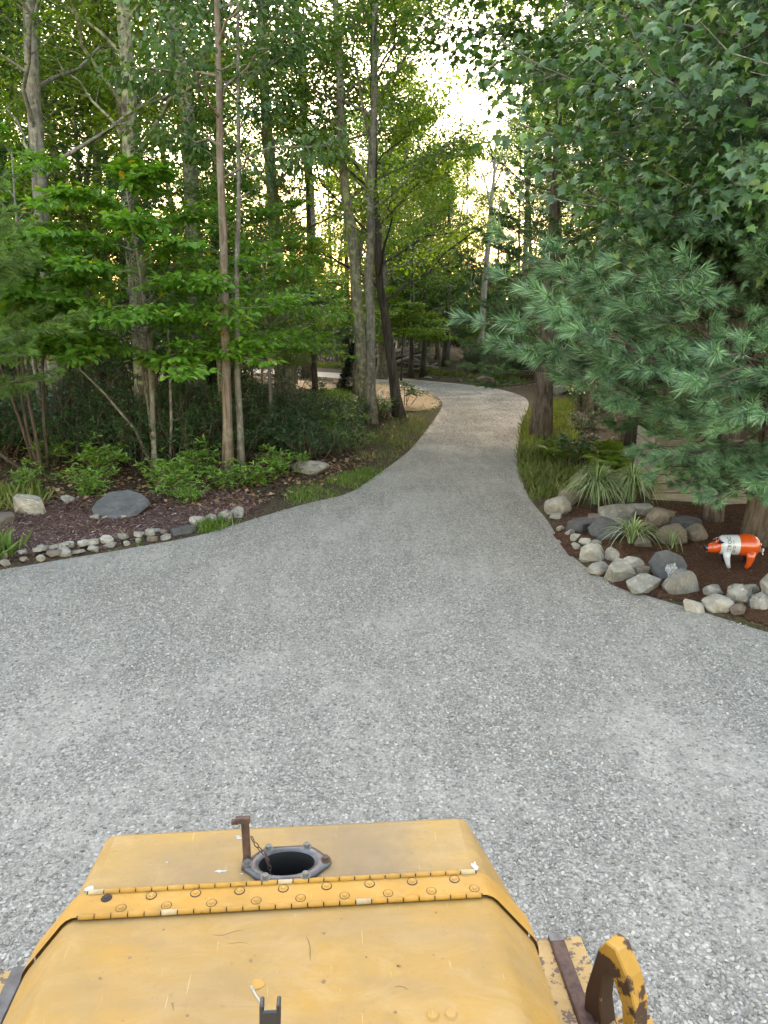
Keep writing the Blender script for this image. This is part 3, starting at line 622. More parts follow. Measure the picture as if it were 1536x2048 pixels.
def crown_mesh(name, lf, mat, rng):
    V, F = leaves(*lf[:4], lf[4], .25, rng); mb = MB(); mb.add(V, F); return mb.mesh(name, mat)
def hardwood(x, y, trunk, r0, bark, leaf, seed, label, cat='tree', group=None, name='hardwood_tree', **kw):
    rng = np.random.default_rng(seed); z = h1(x, y); t = empty(name, (x, y, z - .05))
    wood, lf = hardwood_mesh(trunk, r0, rng, **kw)
    wood.obj('trunk', M[bark], t, True); link('crown', crown_mesh('crown', lf, M[leaf], rng), t)
    return tag(t, label, cat, group)

# mid-distance trunks that can be told apart
hardwood(-6.56, 15.0, [(0, 0, 0), (.05, .1, 5), (.2, .2, 9), (.0, .3, 15)], .19, 'bark_grey', 'hard_b', 11, 'grey trunk at the far left with yellow green leaves and crooked limbs', nl=18, h0=.3, ll=3.8, twigs=9, per=62, size=(.08, .12))
hardwood(-4.9, 15.3, [(0, 0, 0), (.0, 0, 4), (.25, 0, 8), (.1, .2, 16)], .23, 'bark_lichen', 'hard_a', 12, 'thick lichen mottled trunk rising behind the layered understory tree', nl=16, h0=.42, ll=3.8, twigs=9, per=62, size=(.08, .12))
hardwood(-2.58, 11.97, [(0, 0, 0), (.1, 0, 3.5), (.22, 0, 7), (.2, 0, 12)], .085, 'bark_red', 'hard_c', 13, 'straight slim trunk with split reddish bark at the left bed corner', nl=16, h0=.42, ll=1.9, el=(-5, 40), twigs=8, per=52, size=(.07, .105), T=OVAL, droop=.9, flat=.8)
hardwood(-2.42, 12.3, [(0, 0, 0), (.06, 0, 3), (.2, 0, 5), (.35, .1, 8.5)], .06, 'bark_grey', 'hard_c', 14, 'thin grey stem growing right beside the split bark trunk', nl=8, h0=.55, ll=1.4, el=(-5, 40), twigs=6, per=36, size=(.07, .1), T=OVAL, droop=.8)
hardwood(-2.7, 21.0, [(0, 0, 0), (-.15, 0, 4), (-.4, .2, 8), (-.4, .3, 17)], .25, 'bark_grey', 'hard_a', 15, 'thick shaded trunk left of the sun gap', nl=17, h0=.44, ll=3.6, twigs=9, per=62, size=(.09, .13))
hardwood(-2.15, 23.4, [(0, 0, 0), (-.05, 0, 4), (-.1, .2, 8), (-.1, .3, 13)], .085, 'bark_dark', 'hard_a', 16, 'thin dark trunk standing between the sun gap and the straw', nl=13, h0=.42, ll=2.2, twigs=8, per=52, size=(.09, .13))
hardwood(-.5, 19.9, [(0, 0, 0), (-.18, 0, 3.4), (-.5, 0, 6.5), (-.68, .1, 10), (-.7, .2, 16)], .17, 'bark_lichen', 'hard_a', 17, 'pale lichen trunk leaning left at the edge of the straw', nl=17, h0=.4, ll=3.6, twigs=9, per=66, size=(.08, .12))
hardwood(-.3, 18.7, [(0, 0, 0), (-.08, 0, 3.2), (.02, 0, 6.2), (.1, .1, 9.5), (.1, .2, 15)], .13, 'bark_grey', 'hard_a', 18, 'spotted grey trunk grown against the leaning lichen trunk', nl=16, h0=.4, ll=3.3, twigs=9, per=66, size=(.08, .12))
hardwood(.42, 20.15, [(0, 0, 0), (-.3, 0, 2.0), (-.58, 0, 4.0), (-.68, .1, 7.3), (-.7, .2, 14)], .15, 'bark_dark', 'hard_b', 19, 'dark leaning trunk beside the driveway at the straw', nl=17, h0=.38, ll=3.7, twigs=9, per=72, size=(.08, .12))
hardwood(-.95, 24.6, [(0, 0, 0), (.15, 0, 4), (.5, 0, 7), (.8, .2, 12)], .09, 'bark_grey', 'hard_b', 20, 'slim trunk behind the leaning pair with yellow green foliage', nl=18, h0=.28, ll=3.6, twigs=9, per=75, size=(.1, .15))
# dead pale trunk by the far bend
t = empty('dead_tree', (4.75, 37.5, h1(4.75, 37.5) - .05)); rng = np.random.default_rng(21); mb = MB()
tp = np.array([(0, 0, 0), (.05, 0, 2), (.12, 0, 4), (.25, 0, 6), (.3, 0, 7.2), (.42, 0, 9.2), (.45, 0, 11.5)]); mb.tube(tp, [.19, .16, .14, .13, .1, .06, .02], 9, wob=.08, rng=rng); mb.obj('trunk', M['bark_pale'], t, True)
for a_, b_, c_ in (((.28, 0, 6.6), (.75, -.1, 7.6), (.8, -.1, 8.2)), ((.22, 0, 6.2), (-.5, -.1, 5.2), (-.55, -.15, 3.9)), ((.3, 0, 7.4), (-.3, 0, 9.4), (-.5, 0, 11)), ((.35, 0, 8.2), (1.1, 0, 10), (1.5, 0, 11.6)), ((.2, 0, 5.5), (-.4, .1, 4.2), (-.1, .1, 3.6)), ((.4, 0, 9.2), (-.1, 0, 10.8), (-.3, .1, 12)), ((.4, 0, 8.9), (1.0, .3, 10.8), (1.1, .3, 12.2))):
    mb = MB(); mb.tube([a_, np.add(a_, b_) / 2 + (.05, 0, .12), b_, c_], [.05, .04, .025, .012], 5); mb.obj('dead_branch', M['bark_pale'], t)
tag(t, 'pale broken dead trunk beyond the bend with bare drooping branches', 'tree')

# understory tree with layered oval leaves, left
def hero_leaves(t, lf, mat, rng, camx=(0, 0, 2.7), nmax=300, px=(0, 1)):
    P, A, Nn, S, T = lf; W = P + np.array(t.location)
    c_, s_2 = math.cos(R(14.8)), math.sin(R(14.8)); dep = W[:, 1] * c_ - (W[:, 2] - 2.7) * s_2
    u = W[:, 0] / dep; v = ((W[:, 2] - 2.7) * c_ + W[:, 1] * s_2) / dep
    vis = (abs(u) < .5) & (abs(v) < .67); key = np.where(vis, S / dep, 0); order = np.argsort(-key); big, rest = order[:nmax], order[nmax:]
    mes = []
    for k in range(4):
        Vt = T[0].copy(); Vt[:, 0] *= (.85, 1.0, 1.12, .95)[k]; Vt[:, 2] *= (1.0, .5, 1.6, 2.2)[k]
        mb = MB(); mb.add(Vt, T[1]); mes.append(mb.mesh('leaf', mat))
    An = norm(A); X = norm(np.cross(An, Nn)); Z = np.cross(X, An)
    for q, i in enumerate(big):
        o = link('leaf', mes[q % 4], t)
        o.matrix_local = Matrix.Translation(Vector(P[i])) @ Matrix((X[i], An[i], Z[i])).transposed().to_4x4() @ Matrix.Scale(float(S[i]), 4)
    V, F = leaves(P[rest], A[rest], Nn[rest], S[rest], T, .2, rng); mb = MB(); mb.add(V, F); o = mb.obj('leaves', mat, t); o['kind'] = 'stuff'
rng = np.random.default_rng(31); t = empty('understory_tree', (-3.9, 12.36, h1(-3.9, 12.36) - .03))
lims = []
for (f, ex, ey, ez) in [(.38, 1.9, -.6, 1.9), (.4, 2.2, .2, 2.15), (.42, .9, -1.3, 1.75), (.45, -.6, -1.4, 1.9), (.45, -1.6, -.7, 2.1), (.5, 1.6, -1.0, 2.45), (.5, 2.4, -.4, 2.75), (.52, -1.9, .2, 2.4), (.55, .2, -1.6, 2.5), (.58, -1.3, -1.2, 2.75),
                        (.62, 1.3, -1.1, 3.0), (.65, -2.0, -.2, 3.1), (.68, 2.0, .1, 3.4), (.7, -.5, -1.4, 3.2), (.74, 1.0, -.9, 3.6), (.78, -1.4, -.6, 3.7), (.82, .3, -1.1, 3.9), (.85, 1.5, .2, 4.1), (.9, -.9, -.5, 4.3), (.94, .6, -.5, 4.6), (.97, -.2, .3, 4.9), (.48, -2.3, .6, 2.9), (.6, .8, 1.2, 3.1), (.8, -.4, 1.1, 4.1)]:
    lims.append((f, np.array((ex, ey, ez))))
wood, lf = hardwood_mesh([(0, 0, 0), (.05, 0, 1.5), (.02, .05, 3), (-.1, 0, 4.6)], .05, rng, limbs=lims, twigs=11, per=40, size=(.09, .145), T=OVAL, spread=.13, droop=.25, flat=.13, twlen=.36, up=1.3, sides=7)
wood.obj('trunk', M['bark_grey'], t, True); hero_leaves(t, lf, M['understory'], rng)
for k, (bx, by, pts) in enumerate([(-.06, .1, [(0, 0, 0), (-.25, 0, .7), (-.75, .1, 1.3), (-1.3, .1, 1.9)]), (.17, .3, [(0, 0, 0), (.08, 0, .8), (.12, 0, 1.6), (.15, 0, 2.6)]), (-.1, .3, [(0, 0, 0), (-.02, 0, 1), (-.1, 0, 2.2), (-.2, 0, 3)])]):
    mb = MB(); mb.tube(np.array(pts) + (bx, by, 0), [.03, .026, .022, .012], 7, wob=.06, rng=rng); mb.obj('stem', M['bark_grey'], t, True)
tag(t, 'bright green understory tree with flat layered leaf sprays and several thin stems', 'tree')
u_k = rng.permutation(len(lf[0]))[:int(len(lf[0]) * .38)]; u_wood, u_crown = wood.mesh('trunk', M['bark_grey'], True), crown_mesh('crown', tuple(a_[u_k] for a_ in lf[:4]) + (DIAMOND,), M['understory'], rng)
for x, y, rz, sc, lb in ((-6.3, 13.6, 2.2, 1.0, 'leafy understory tree at the far left behind the sapling clump'), (-2.4, 15.6, 1.2, .95, 'leafy understory tree behind the split bark trunk'), (-4.6, 18.5, 5.1, 1.1, 'leafy understory tree deeper behind the layered one')):
    t2 = empty('understory_tree', (x, y, h1(x, y) - .03), rz); t2.scale = (sc, sc, sc * 1.1); link('trunk', u_wood, t2); link('crown', u_crown, t2); tag(t2, lb, 'tree')
# leafless lower stems of a sapling clump, far left
rng = np.random.default_rng(32); t = empty('sapling_clump', (-5.6, 11.7, h1(-5.6, 11.7) - .03))
allP = []
for k, (bx, by, pts) in enumerate([(-.1, .2, [(0, 0, 0), (-.15, 0, .8), (-.35, 0, 1.7), (-.5, 0, 3.2)]), (0, .1, [(0, 0, 0), (-.12, 0, .7), (-.15, 0, 1.6), (.0, .1, 3.3)]), (.05, .3, [(0, 0, 0), (.02, 0, .8), (.1, 0, 1.7), (.35, .1, 3.2)]), (.22, -.3, [(0, 0, 0), (-.03, 0, .8), (-.1, 0, 1.6), (-.1, .1, 3.0)]), (-.1, .0, [(0, 0, 0), (-.45, 0, .35), (-.8, 0, .8), (-1.2, 0, 1.2)])]):
    mb = MB(); pt = np.array(pts) + (bx, by, 0); mb.tube(pt, [.032, .027, .022, .012], 7, wob=.06, rng=rng); mb.obj('stem', M['twig'], t, True)
    if k < 4:
        w, lf = hardwood_mesh(pt, .012, rng, nl=7, h0=.62, ll=1.1, twigs=6, per=22, size=(.08, .13), T=OVAL, spread=.13, droop=.3, flat=.35); allP.append(lf)
lf = tuple(np.concatenate([a[i] for a in allP]) for i in range(4)) + (OVAL,)
link('crown', crown_mesh('crown', lf, M['understory'], rng), t); tag(t, 'clump of thin bare stems with leafy tops at the far left', 'sapling')

# pines: branch prototypes (wood + needle tufts), instanced as child branches
def pine_branch(seed, length, ntw, tuft_n, nl, nw, sub=3, name='branch', leaf='pine', upturn=.12):
    rng = np.random.default_rng(seed); mb = MB(); n = 9; t = np.linspace(0, 1, n)
    ax = np.stack([t * length, rng.normal(0, .02, n) * length * t, length * (upturn * t * t - .06 * np.sin(PI * t))], -1)
    mb.tube(ax, np.linspace(.022 * length / 2 + .004, .004, n), 5, 0, cap=False)
    tufts = []
    for k in range(ntw):
        f = .18 + .82 * (k + rng.uniform(0, .9)) / ntw; q = interp_line(ax, min(f, 1)); side = 1 if k % 2 else -1
        yaw = side * rng.uniform(.5, 1.0) * (1 if f < .93 else .35); tl = length * (.46 - .3 * f) * rng.uniform(.7, 1.2) + .1
        d = np.array([math.cos(yaw), math.sin(yaw), rng.uniform(-.05, .3)]); e = q + norm(d) * tl
        wp = bezier_line(q, e, -.03, 5, rng, .03); mb.tube(wp, np.linspace(.007, .003, 5), 3, 0, cap=False)
        tufts.append((e, norm(wp[-1] - wp[-2])))
        for j in range(max(1, int(sub * tl / .45))):
            g = rng.uniform(.25, .95); q2 = interp_line(wp, g); y2 = rng.choice([-1, 1]) * rng.uniform(.4, 1.0)
            d2 = np.array([d[0] * math.cos(y2) - d[1] * math.sin(y2), d[0] * math.sin(y2) + d[1] * math.cos(y2), rng.uniform(-.15, .4)])
            tufts.append((q2 + norm(d2) * rng.uniform(.08, .2), norm(d2)))
    tufts.append((ax[-1], norm(ax[-1] - ax[-2])))
    P, A, S = [], [], []
    for e, d in tufts:
        k = int(tuft_n * rng.uniform(.75, 1.2)); back = rng.uniform(0, .09, k)[:, None]
        v = rng.normal(0, 1, (k, 3)); v -= (v @ d)[:, None] * d; v = norm(v)
        sp = rng.uniform(.25, .95, (k, 1)); a = norm(d + v * sp + np.array([0, 0, -.18]))
        P.append(e - d * back); A.append(a); S.append(rng.uniform(.8, 1.1, k) * nl)
    P = np.concatenate(P); A = np.concatenate(A); S = np.concatenate(S)
    V, F = leaves(P, A, norm(rng.normal(0, 1, A.shape)), S, (np.array([(-nw, 0, 0), (nw, 0, 0), (0, 1, -.05)]), np.array([(0, 1, 2)])))
    mb.add(V, F, 1)
    return mb.mesh(name, [M['twig'], M[leaf]])
BR = [pine_branch(50 + k, 2.3, 15, 62, .14, .032, 3) for k in range(4)]
BR_SOFT = [pine_branch(60 + k, 2.0, 15, 62, .135, .032, 4, leaf='pine_soft') for k in range(3)]
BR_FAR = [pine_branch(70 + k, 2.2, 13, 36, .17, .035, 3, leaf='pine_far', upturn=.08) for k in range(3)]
def pine(x, y, hgt, r, brs, seed, label, z0=.8, step=.42, per=5, ll=2.4, bark='bark_pine', skip=None, group=None, extra=(), lean=(0, 0), blen=2.3, droop=(-8, 14)):
    rng = np.random.default_rng(seed); t = empty('pine_tree', (x, y, h1(x, y) - .05)); m = 10; zz = np.linspace(0, hgt, m)
    tp = np.stack([lean[0] * zz / hgt + rng.normal(0, .02, m), lean[1] * zz / hgt + rng.normal(0, .02, m), zz], -1); rd = r * (1 - .93 * zz / hgt); rd[0] *= 1.3
    mb = MB(); mb.tube(tp, rd, 12, wob=.08, rng=rng); mb.obj('trunk', M[bark], t, True)
    def br(z, az, el, s):
        o = link('branch', brs[int(rng.integers(len(brs)))], t); p = interp_line(tp, z / hgt)
        o.location = p; o.rotation_euler = (rng.uniform(-.25, .25), -R(el), az); o.scale = (s, s * rng.uniform(.9, 1.15), s * rng.uniform(.9, 1.15))
    z = z0; a0 = rng.uniform(0, 6)
    while z < hgt - .15:
        f = (z - z0) / (hgt - z0); s = ll / blen * (1.0 - .85 * f ** 1.1) * (.85 if f < .04 else 1)
        for k in range(per):
            az = a0 + k * 2 * PI / per + rng.uniform(-.3, .3)
            if skip and skip(z, az % (2 * PI)): continue
            br(z + rng.uniform(-.12, .12), az, rng.uniform(*droop) + 25 * f, max(.18, s * rng.uniform(.8, 1.15)))
        a0 += .7; z += step * rng.uniform(.85, 1.15)
    for e in extra: br(*e)
    return tag(t, label, 'tree', group)
dg = math.pi / 180
pine(4.45, 8.35, 8.5, .2, BR, 81, 'big white pine at the right edge standing behind the painted pig', z0=1.2, step=.42, per=5, ll=2.5, droop=(-16, 8),
     skip=lambda z, a: z < 1.9 and (2.2 < a < 4.7), extra=[(1.25, 200 * dg, -10, .6), (1.35, 222 * dg, -14, .55), (1.5, 190 * dg, 6, 1.0), (1.75, 205 * dg, 10, 1.15), (2.0, 192 * dg, 9, 1.3), (2.2, 215 * dg, 10, 1.1), (1.9, 235 * dg, 6, .9), (2.4, 182 * dg, 12, 1.25), (2.0, 180 * dg, 2, 1.3), (1.35, 250 * dg, -10, .85), (1.55, 264 * dg, -6, .9), (1.25, 232 * dg, -16, .75), (1.75, 240 * dg, -2, 1.0), (1.6, 285 * dg, -6, .9), (1.5, 215 * dg, -12, .8), (1.95, 255 * dg, 0, 1.0), (1.3, 205 * dg, -14, .7)])
pine(4.25, 9.3, 6.5, .11, BR, 82, 'slender white pine close behind the big one by the planter wall', z0=1.5, step=.42, per=5, ll=2.0, droop=(-8, 10), skip=lambda z, a: z < 2.0 and 2.3 < a < 4.0, extra=[(1.0, 235 * dg, -14, .6), (1.15, 250 * dg, -14, .7), (1.3, 222 * dg, -10, .7)])
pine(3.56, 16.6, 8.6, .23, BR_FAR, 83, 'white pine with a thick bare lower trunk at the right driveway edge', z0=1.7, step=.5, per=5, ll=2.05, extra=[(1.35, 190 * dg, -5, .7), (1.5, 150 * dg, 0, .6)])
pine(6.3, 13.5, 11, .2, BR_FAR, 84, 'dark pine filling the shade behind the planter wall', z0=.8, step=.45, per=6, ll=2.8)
pine(-6.05, 9.6, 7.5, .16, BR_SOFT, 85, 'soft yellow green pine reaching in from the left edge', z0=1.9, step=.42, per=6, ll=1.9, blen=2.0)
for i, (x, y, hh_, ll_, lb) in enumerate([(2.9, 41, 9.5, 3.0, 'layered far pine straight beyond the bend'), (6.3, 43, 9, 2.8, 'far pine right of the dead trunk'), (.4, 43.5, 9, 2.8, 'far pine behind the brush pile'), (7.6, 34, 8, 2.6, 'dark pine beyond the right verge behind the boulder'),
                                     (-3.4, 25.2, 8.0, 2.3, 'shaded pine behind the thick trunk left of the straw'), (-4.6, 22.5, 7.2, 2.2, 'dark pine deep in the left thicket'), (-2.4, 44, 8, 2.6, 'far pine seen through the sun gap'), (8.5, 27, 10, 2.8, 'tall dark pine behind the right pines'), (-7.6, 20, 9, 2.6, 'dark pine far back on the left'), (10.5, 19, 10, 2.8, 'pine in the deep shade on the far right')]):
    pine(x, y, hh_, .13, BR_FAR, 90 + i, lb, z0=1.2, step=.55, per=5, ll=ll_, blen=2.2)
# dwarf spruce in the clearing
t = empty('spruce', (-1.07, 26.5, h1(-1.07, 26.5))); rng = np.random.default_rng(97); n = 5200
f = rng.uniform(0, 1, n) ** .7; z = .05 + 1.65 * (1 - f); rr_2 = .55 * f * rng.uniform(.55, 1.1, n); a = rng.uniform(0, 2 * PI, n)
V, F = leaves(np.stack([np.cos(a) * rr_2, np.sin(a) * rr_2, z], 1), np.stack([np.cos(a), np.sin(a), np.full(n, .1)], 1) + rng.normal(0, .35, (n, 3)), rng.normal(0, 1, (n, 3)), rng.uniform(.06, .14, n), LANCE, .2, rng)
mb = MB(); mb.add(V, F); mb.obj('foliage', M['spruce'], t); mb = MB(); mb.tube([(0, 0, -.05), (0, 0, 1.6)], [.03, .01], 6); mb.obj('trunk', M['bark_dark'], t)
tag(t, 'small dark conical spruce beside the leaning trunks', 'spruce')

# big maple, upper right: limbs reach toward the driveway
rng = np.random.default_rng(41); t = empty('maple_tree', (5.5, 10.6, h1(5.5, 10.6) - .05)); O = np.array((5.5, 10.6, 0))
lims = [(f, np.array(p) - O) for f, p in [(.3, (2.1, 7.7, 3.75)), (.33, (2.9, 6.7, 3.75)), (.33, (3.6, 6.3, 3.55)), (.36, (1.75, 8.6, 4.5)), (.38, (2.5, 7.1, 4.6)), (.4, (3.3, 6.3, 4.6)), (.42, (4.1, 6.4, 4.2)), (.44, (1.7, 9.3, 5.4)), (.46, (2.4, 7.8, 5.5)), (.48, (3.2, 6.9, 5.5)), (.5, (4.0, 6.9, 5.3)), (.35, (3.9, 7.2, 3.3)), (.3, (2.7, 8.3, 3.4)), (.28, (4.4, 7.2, 3.6)),
                                          (.55, (1.6, 9.5, 6.5)), (.57, (2.3, 8.4, 6.6)), (.6, (3.2, 7.6, 6.6)), (.62, (4.2, 7.6, 6.4)), (.68, (1.9, 9.6, 7.6)), (.7, (2.8, 8.8, 7.8)), (.75, (4.0, 8.6, 8)), (.6, (6.5, 8.5, 6)), (.5, (7, 9, 5)), (.65, (7, 12, 7)), (.8, (5, 12, 9)), (.85, (4, 10, 9.5)), (.97, (5.4, 10.4, 10.5)), (.45, (4.9, 7.0, 4.9)), (.4, (5.1, 7.6, 4.0)), (.32, (3.2, 8.9, 4.1))]]
wood, lf = hardwood_mesh([(0, 0, 0), (0, 0, 3), (-.2, -.2, 6), (-.2, -.2, 9.5)], .16, rng, limbs=lims, twigs=12, per=46, size=(.07, .118), T=MAPLE, spread=.17, droop=.75, flat=.8, twlen=.3, up=1.0)
wood.obj('trunk', M['bark_grey'], t, True); hero_leaves(t, lf, M['maple'], rng)
tag(t, 'large broad leaved maple overhanging the upper right of the driveway', 'tree')
hardwood(4.9, 14.2, [(0, 0, 0), (0, 0, 5), (-.4, 0, 9), (-.6, 0, 15)], .19, 'bark_dark', 'hard_c', 42, 'tall maple behind whose branches arch over the driveway at the top', limbs=[(f, np.array(p) - np.array((4.9, 14.2, 0))) for f, p in
    [(.42, (1.9, 13, 6.4)), (.46, (2.2, 14.5, 7.2)), (.5, (1.4, 12.6, 8.2)), (.5, (2.9, 12.4, 6.2)), (.55, (1.5, 14, 9)), (.6, (2.4, 12.4, 9.5)), (.4, (3.2, 13, 5.4)), (.65, (2.0, 13.5, 10.5)), (.7, (4, 12, 10)), (.6, (6.5, 13, 9)), (.7, (6, 16, 11)), (.8, (4, 14, 13)), (.45, (5.5, 12, 7)), (.48, (3.4, 15, 6.9)), (.9, (5, 14, 15.5)), (.5, (.9, 13, 8.6)), (.46, (1.1, 14.2, 7.4)), (.6, (.6, 13.6, 9.8)), (.55, (1.2, 15.5, 8.6))]], twigs=11, per=42, size=(.09, .13), T=MAPLE, spread=.25, droop=.6, flat=.7, twlen=.34)

# ------------------------------------------------------------------ background trees (each an individual, meshes shared between alike ones)
PROTO = []
for k in range(6):
    rng = np.random.default_rng(200 + k); Ht = (13, 15, 17, 14, 16, 12)[k]
    w, lf = hardwood_mesh([(0, 0, 0), (rng.normal(0, .15), rng.normal(0, .15), Ht * .35), (rng.normal(0, .4), rng.normal(0, .4), Ht * .7), (rng.normal(0, .5), 0, Ht)], (.13, .17, .2, .12, .18, .1)[k], rng, nl=18, h0=(.3, .38, .42, .25, .35, .2)[k], ll=(3.2, 3.6, 4.0, 3.0, 3.6, 2.6)[k], twigs=9, per=72, size=(.1, .145), T=DIAMOND, spread=.38, droop=.4)
    PROTO.append((w.mesh('trunk', M[('bark_grey', 'bark_dark', 'bark_grey', 'bark_lichen', 'bark_dark', 'bark_grey')[k]], True), crown_mesh('crown', lf, M['hard_a'], rng), Ht))
def back_tree(x, y, k, lk, s, rz, label, group):
    t = empty('hardwood_tree', (x, y, h1(x, y) - .05), rz); tm, cm, _ = PROTO[k]
    link('trunk', tm, t); o = link('crown', cm, t); o.material_slots[0].link = 'OBJECT'; o.material_slots[0].material = M[('hard_a', 'hard_b', 'hard_c')[lk]]; t.scale = (s, s, s * 1.0)
    return tag(t, label, 'tree', group)
rb = random.Random(17)
BT = []
def ok_spot(x, y, dmin):
    s = sdist(np.array([[x, y]]))[0]
    return s > 1.6 and all((x - a) ** 2 + (y - c) ** 2 > dmin ** 2 for a, c in BT)
def fill(n, xr, yr_, dmin, label, group, sc=(.85, 1.15), gap=None, lks=(0, 0, 1, 2)):
    tries = 0; c = 0
    while c < n and tries < n * 40:
        tries += 1; x, y = rb.uniform(*xr), rb.uniform(*yr_)
        if abs(x) > y * .62 + 4 or not ok_spot(x, y, dmin): continue
        k = rb.randrange(6); s = rb.uniform(*sc); az = math.degrees(math.atan2(x, y))
        if gap:
            top = gap(az, y)
            if top < 3.5: continue
            s = min(s, top / PROTO[k][2])
            if s < .4: continue
        BT.append((x, y)); back_tree(x, y, k, rb.choice(lks), s, rb.uniform(0, 6.28), label, group); c += 1
# the sky opens between about 0 and 9 degrees right of the camera axis and thinly around the low sun
def gap(az, y):
    if -.5 < az < 10: return 2.7 + y * math.tan(R(9 + 2.5 * abs(az - 5) / 5))
    if -9.8 < az < -6.2: return 2.7 + y * math.tan(R(9.5))
    return 99
fill(9, (-14, -3.4), (16.5, 26), 2.0, 'hardwood in the crowded woods behind the left thicket', 'woods behind the left thicket', gap=gap, lks=(0, 1, 2, 2, 1))
fill(15, (-26, -2.5), (26, 42), 2.3, 'hardwood deeper in the woods on the left', 'woods deep on the left', (.9, 1.25), gap=gap, lks=(0, 1, 1, 2))
fill(14, (5.4, 18), (15, 30), 2.2, 'hardwood in the shade behind the right pines', 'woods behind the right pines', gap=gap)
fill(13, (-6, 22), (38, 52), 2.4, 'hardwood in the woods beyond the bend', 'woods beyond the bend', (.7, 1.2), gap=gap)
fill(18, (-34, 34), (48, 66), 2.6, 'hardwood in the farthest row of the woods', 'farthest row of the woods', (.8, 1.3), gap=gap)
back_tree(1.35, 36.8, 3, 1, .92, 1.0, 'yellow green tree behind the brush pile filling the middle of the gap', None)
back_tree(-.6, 39.5, 0, 0, .95, 2.0, 'mid green tree across the road behind the leaning pair', None)
back_tree(4.6, 42.5, 3, 1, .78, .6, 'yellow green tree just right of the bright gap', None)
back_tree(2.4, 50, 0, 0, 1.05, 3.6, 'tallest green tree standing in the bright gap', None)
back_tree(3.6, 45.5, 5, 0, .75, 2.6, 'rounded green tree low in the bright gap', None)
for x, y, k_, s__, lb in ((5.6, 13.0, 3, .8, 'dark leafed tree filling in right behind the big maple'), (7.6, 14.6, 4, .85, 'dark leafed tree behind the maple toward the right edge'), (8.4, 11.8, 5, .9, 'dark leafed tree beside the maple at the right edge')):
    back_tree(x, y, k_, 2, s__, x, lb, None)
# saplings and small trees that close the woods at eye level
def small_fill(n, xr, yr_, dmin, label, group, sc, lks=(0, 1, 2)):
    tries = c = 0; SP = []
    while c < n and tries < n * 40:
        tries += 1; x, y = rb.uniform(*xr), rb.uniform(*yr_)
        if abs(x) > y * .6 + 3 or sdist(np.array([[x, y]]))[0] < 1.5 or any((x - a) ** 2 + (y - b) ** 2 < dmin ** 2 for a, b in SP): continue
        if -2.2 < x < 1.9 and 19 < y < 31: continue
        SP.append((x, y)); k = rb.choice((3, 5)); s = rb.uniform(*sc); back_tree(x, y, k, rb.choice(lks), s, rb.uniform(0, 6.28), label, group); c += 1
small_fill(26, (-13, -2.4), (14.5, 30), 1.3, 'leafy sapling in the left woods', 'saplings in the left woods', (.28, .48))
small_fill(16, (-5, 12), (36, 48), 1.6, 'leafy sapling beyond the bend', 'saplings beyond the bend', (.25, .42))
small_fill(12, (5.0, 13), (14, 32), 1.6, 'leafy sapling in the right woods', 'saplings in the right woods', (.28, .45))
# small bright dogwood in front of the brush pile
hardwood(.75, 32.6, [(0, 0, 0), (.05, 0, 1.6), (.15, 0, 3.0)], .05, 'bark_dark', 'hard_b', 230, 'small pale leaved tree in front of the brush pile', nl=12, h0=.55, ll=2.0, el=(-5, 15), twigs=8, per=40, size=(.12, .18), T=OVAL, flat=.25, spread=.22)
hardwood(-3.2, 33, [(0, 0, 0), (.05, 0, 2), (.1, 0, 4.6)], .06, 'bark_dark', 'hard_b', 231, 'small yellow green tree left of the leaning pair beyond the road', nl=12, h0=.5, ll=2.2, el=(-5, 20), twigs=8, per=40, size=(.12, .18), T=OVAL, flat=.3, spread=.22)
for i, (x, y, r_, hh_, bk, lb) in enumerate([(-3.33, 47.4, .17, 11, 'bark_pale', 'pale bare pole of a trunk seen far through the left woods'), (-2.3, 46, .22, 12, 'bark_dark', 'dim trunk right of the pale bare pole'), (1.2, 33.9, .12, 5.5, 'bark_dark', 'thin trunk in front of the brush pile, left of two'), (1.75, 34.0, .14, 6, 'bark_dark', 'thin trunk in front of the brush pile, right of two'), (-.1, 33.6, .22, 9, 'bark_grey', 'shaded trunk left of the brush pile'), (3.2, 39, .2, 8, 'bark_dark', 'dark trunk in the shade beyond the bend')]):
    hardwood(x, y, [(0, 0, 0), (.08, 0, hh_ * .4), (0, 0, hh_)], r_, bk, 'hard_a', 240 + i, lb, nl=8, h0=.55, ll=1.8, twigs=5, per=30, size=(.12, .17))

# distant wood mass closing the horizon
rng = np.random.default_rng(260); n = 110000
az = rng.uniform(R(-52), R(52), n); dd = rng.uniform(68, 100, n); tops = 7 + 3 * np.sin(az * 23) + 2 * np.sin(az * 61 + 1) + 2 * np.sin(az * 9)
tops = np.where((np.degrees(az) > -.5) & (np.degrees(az) < 10), 7.5 + np.sin(az * 90), tops + 2)
zz = rng.uniform(0, 1, n) ** 1.25 * tops
P = np.stack([np.sin(az) * dd, np.cos(az) * dd, zz], 1); P[:, 2] += .35 * 0
V, F = leaves(P, rng.normal(0, 1, (n, 3)) + (0, 0, -.4), rng.normal(0, .6, (n, 3)) + (0, -.3, .8), rng.uniform(.35, .7, n), DIAMOND, .3, rng)
mb = MB(); mb.add(V, F); tag(mb.obj('distant_woods', M['hard_c']), 'far green mass of woods behind all the trees', 'woods', kind='stuff')

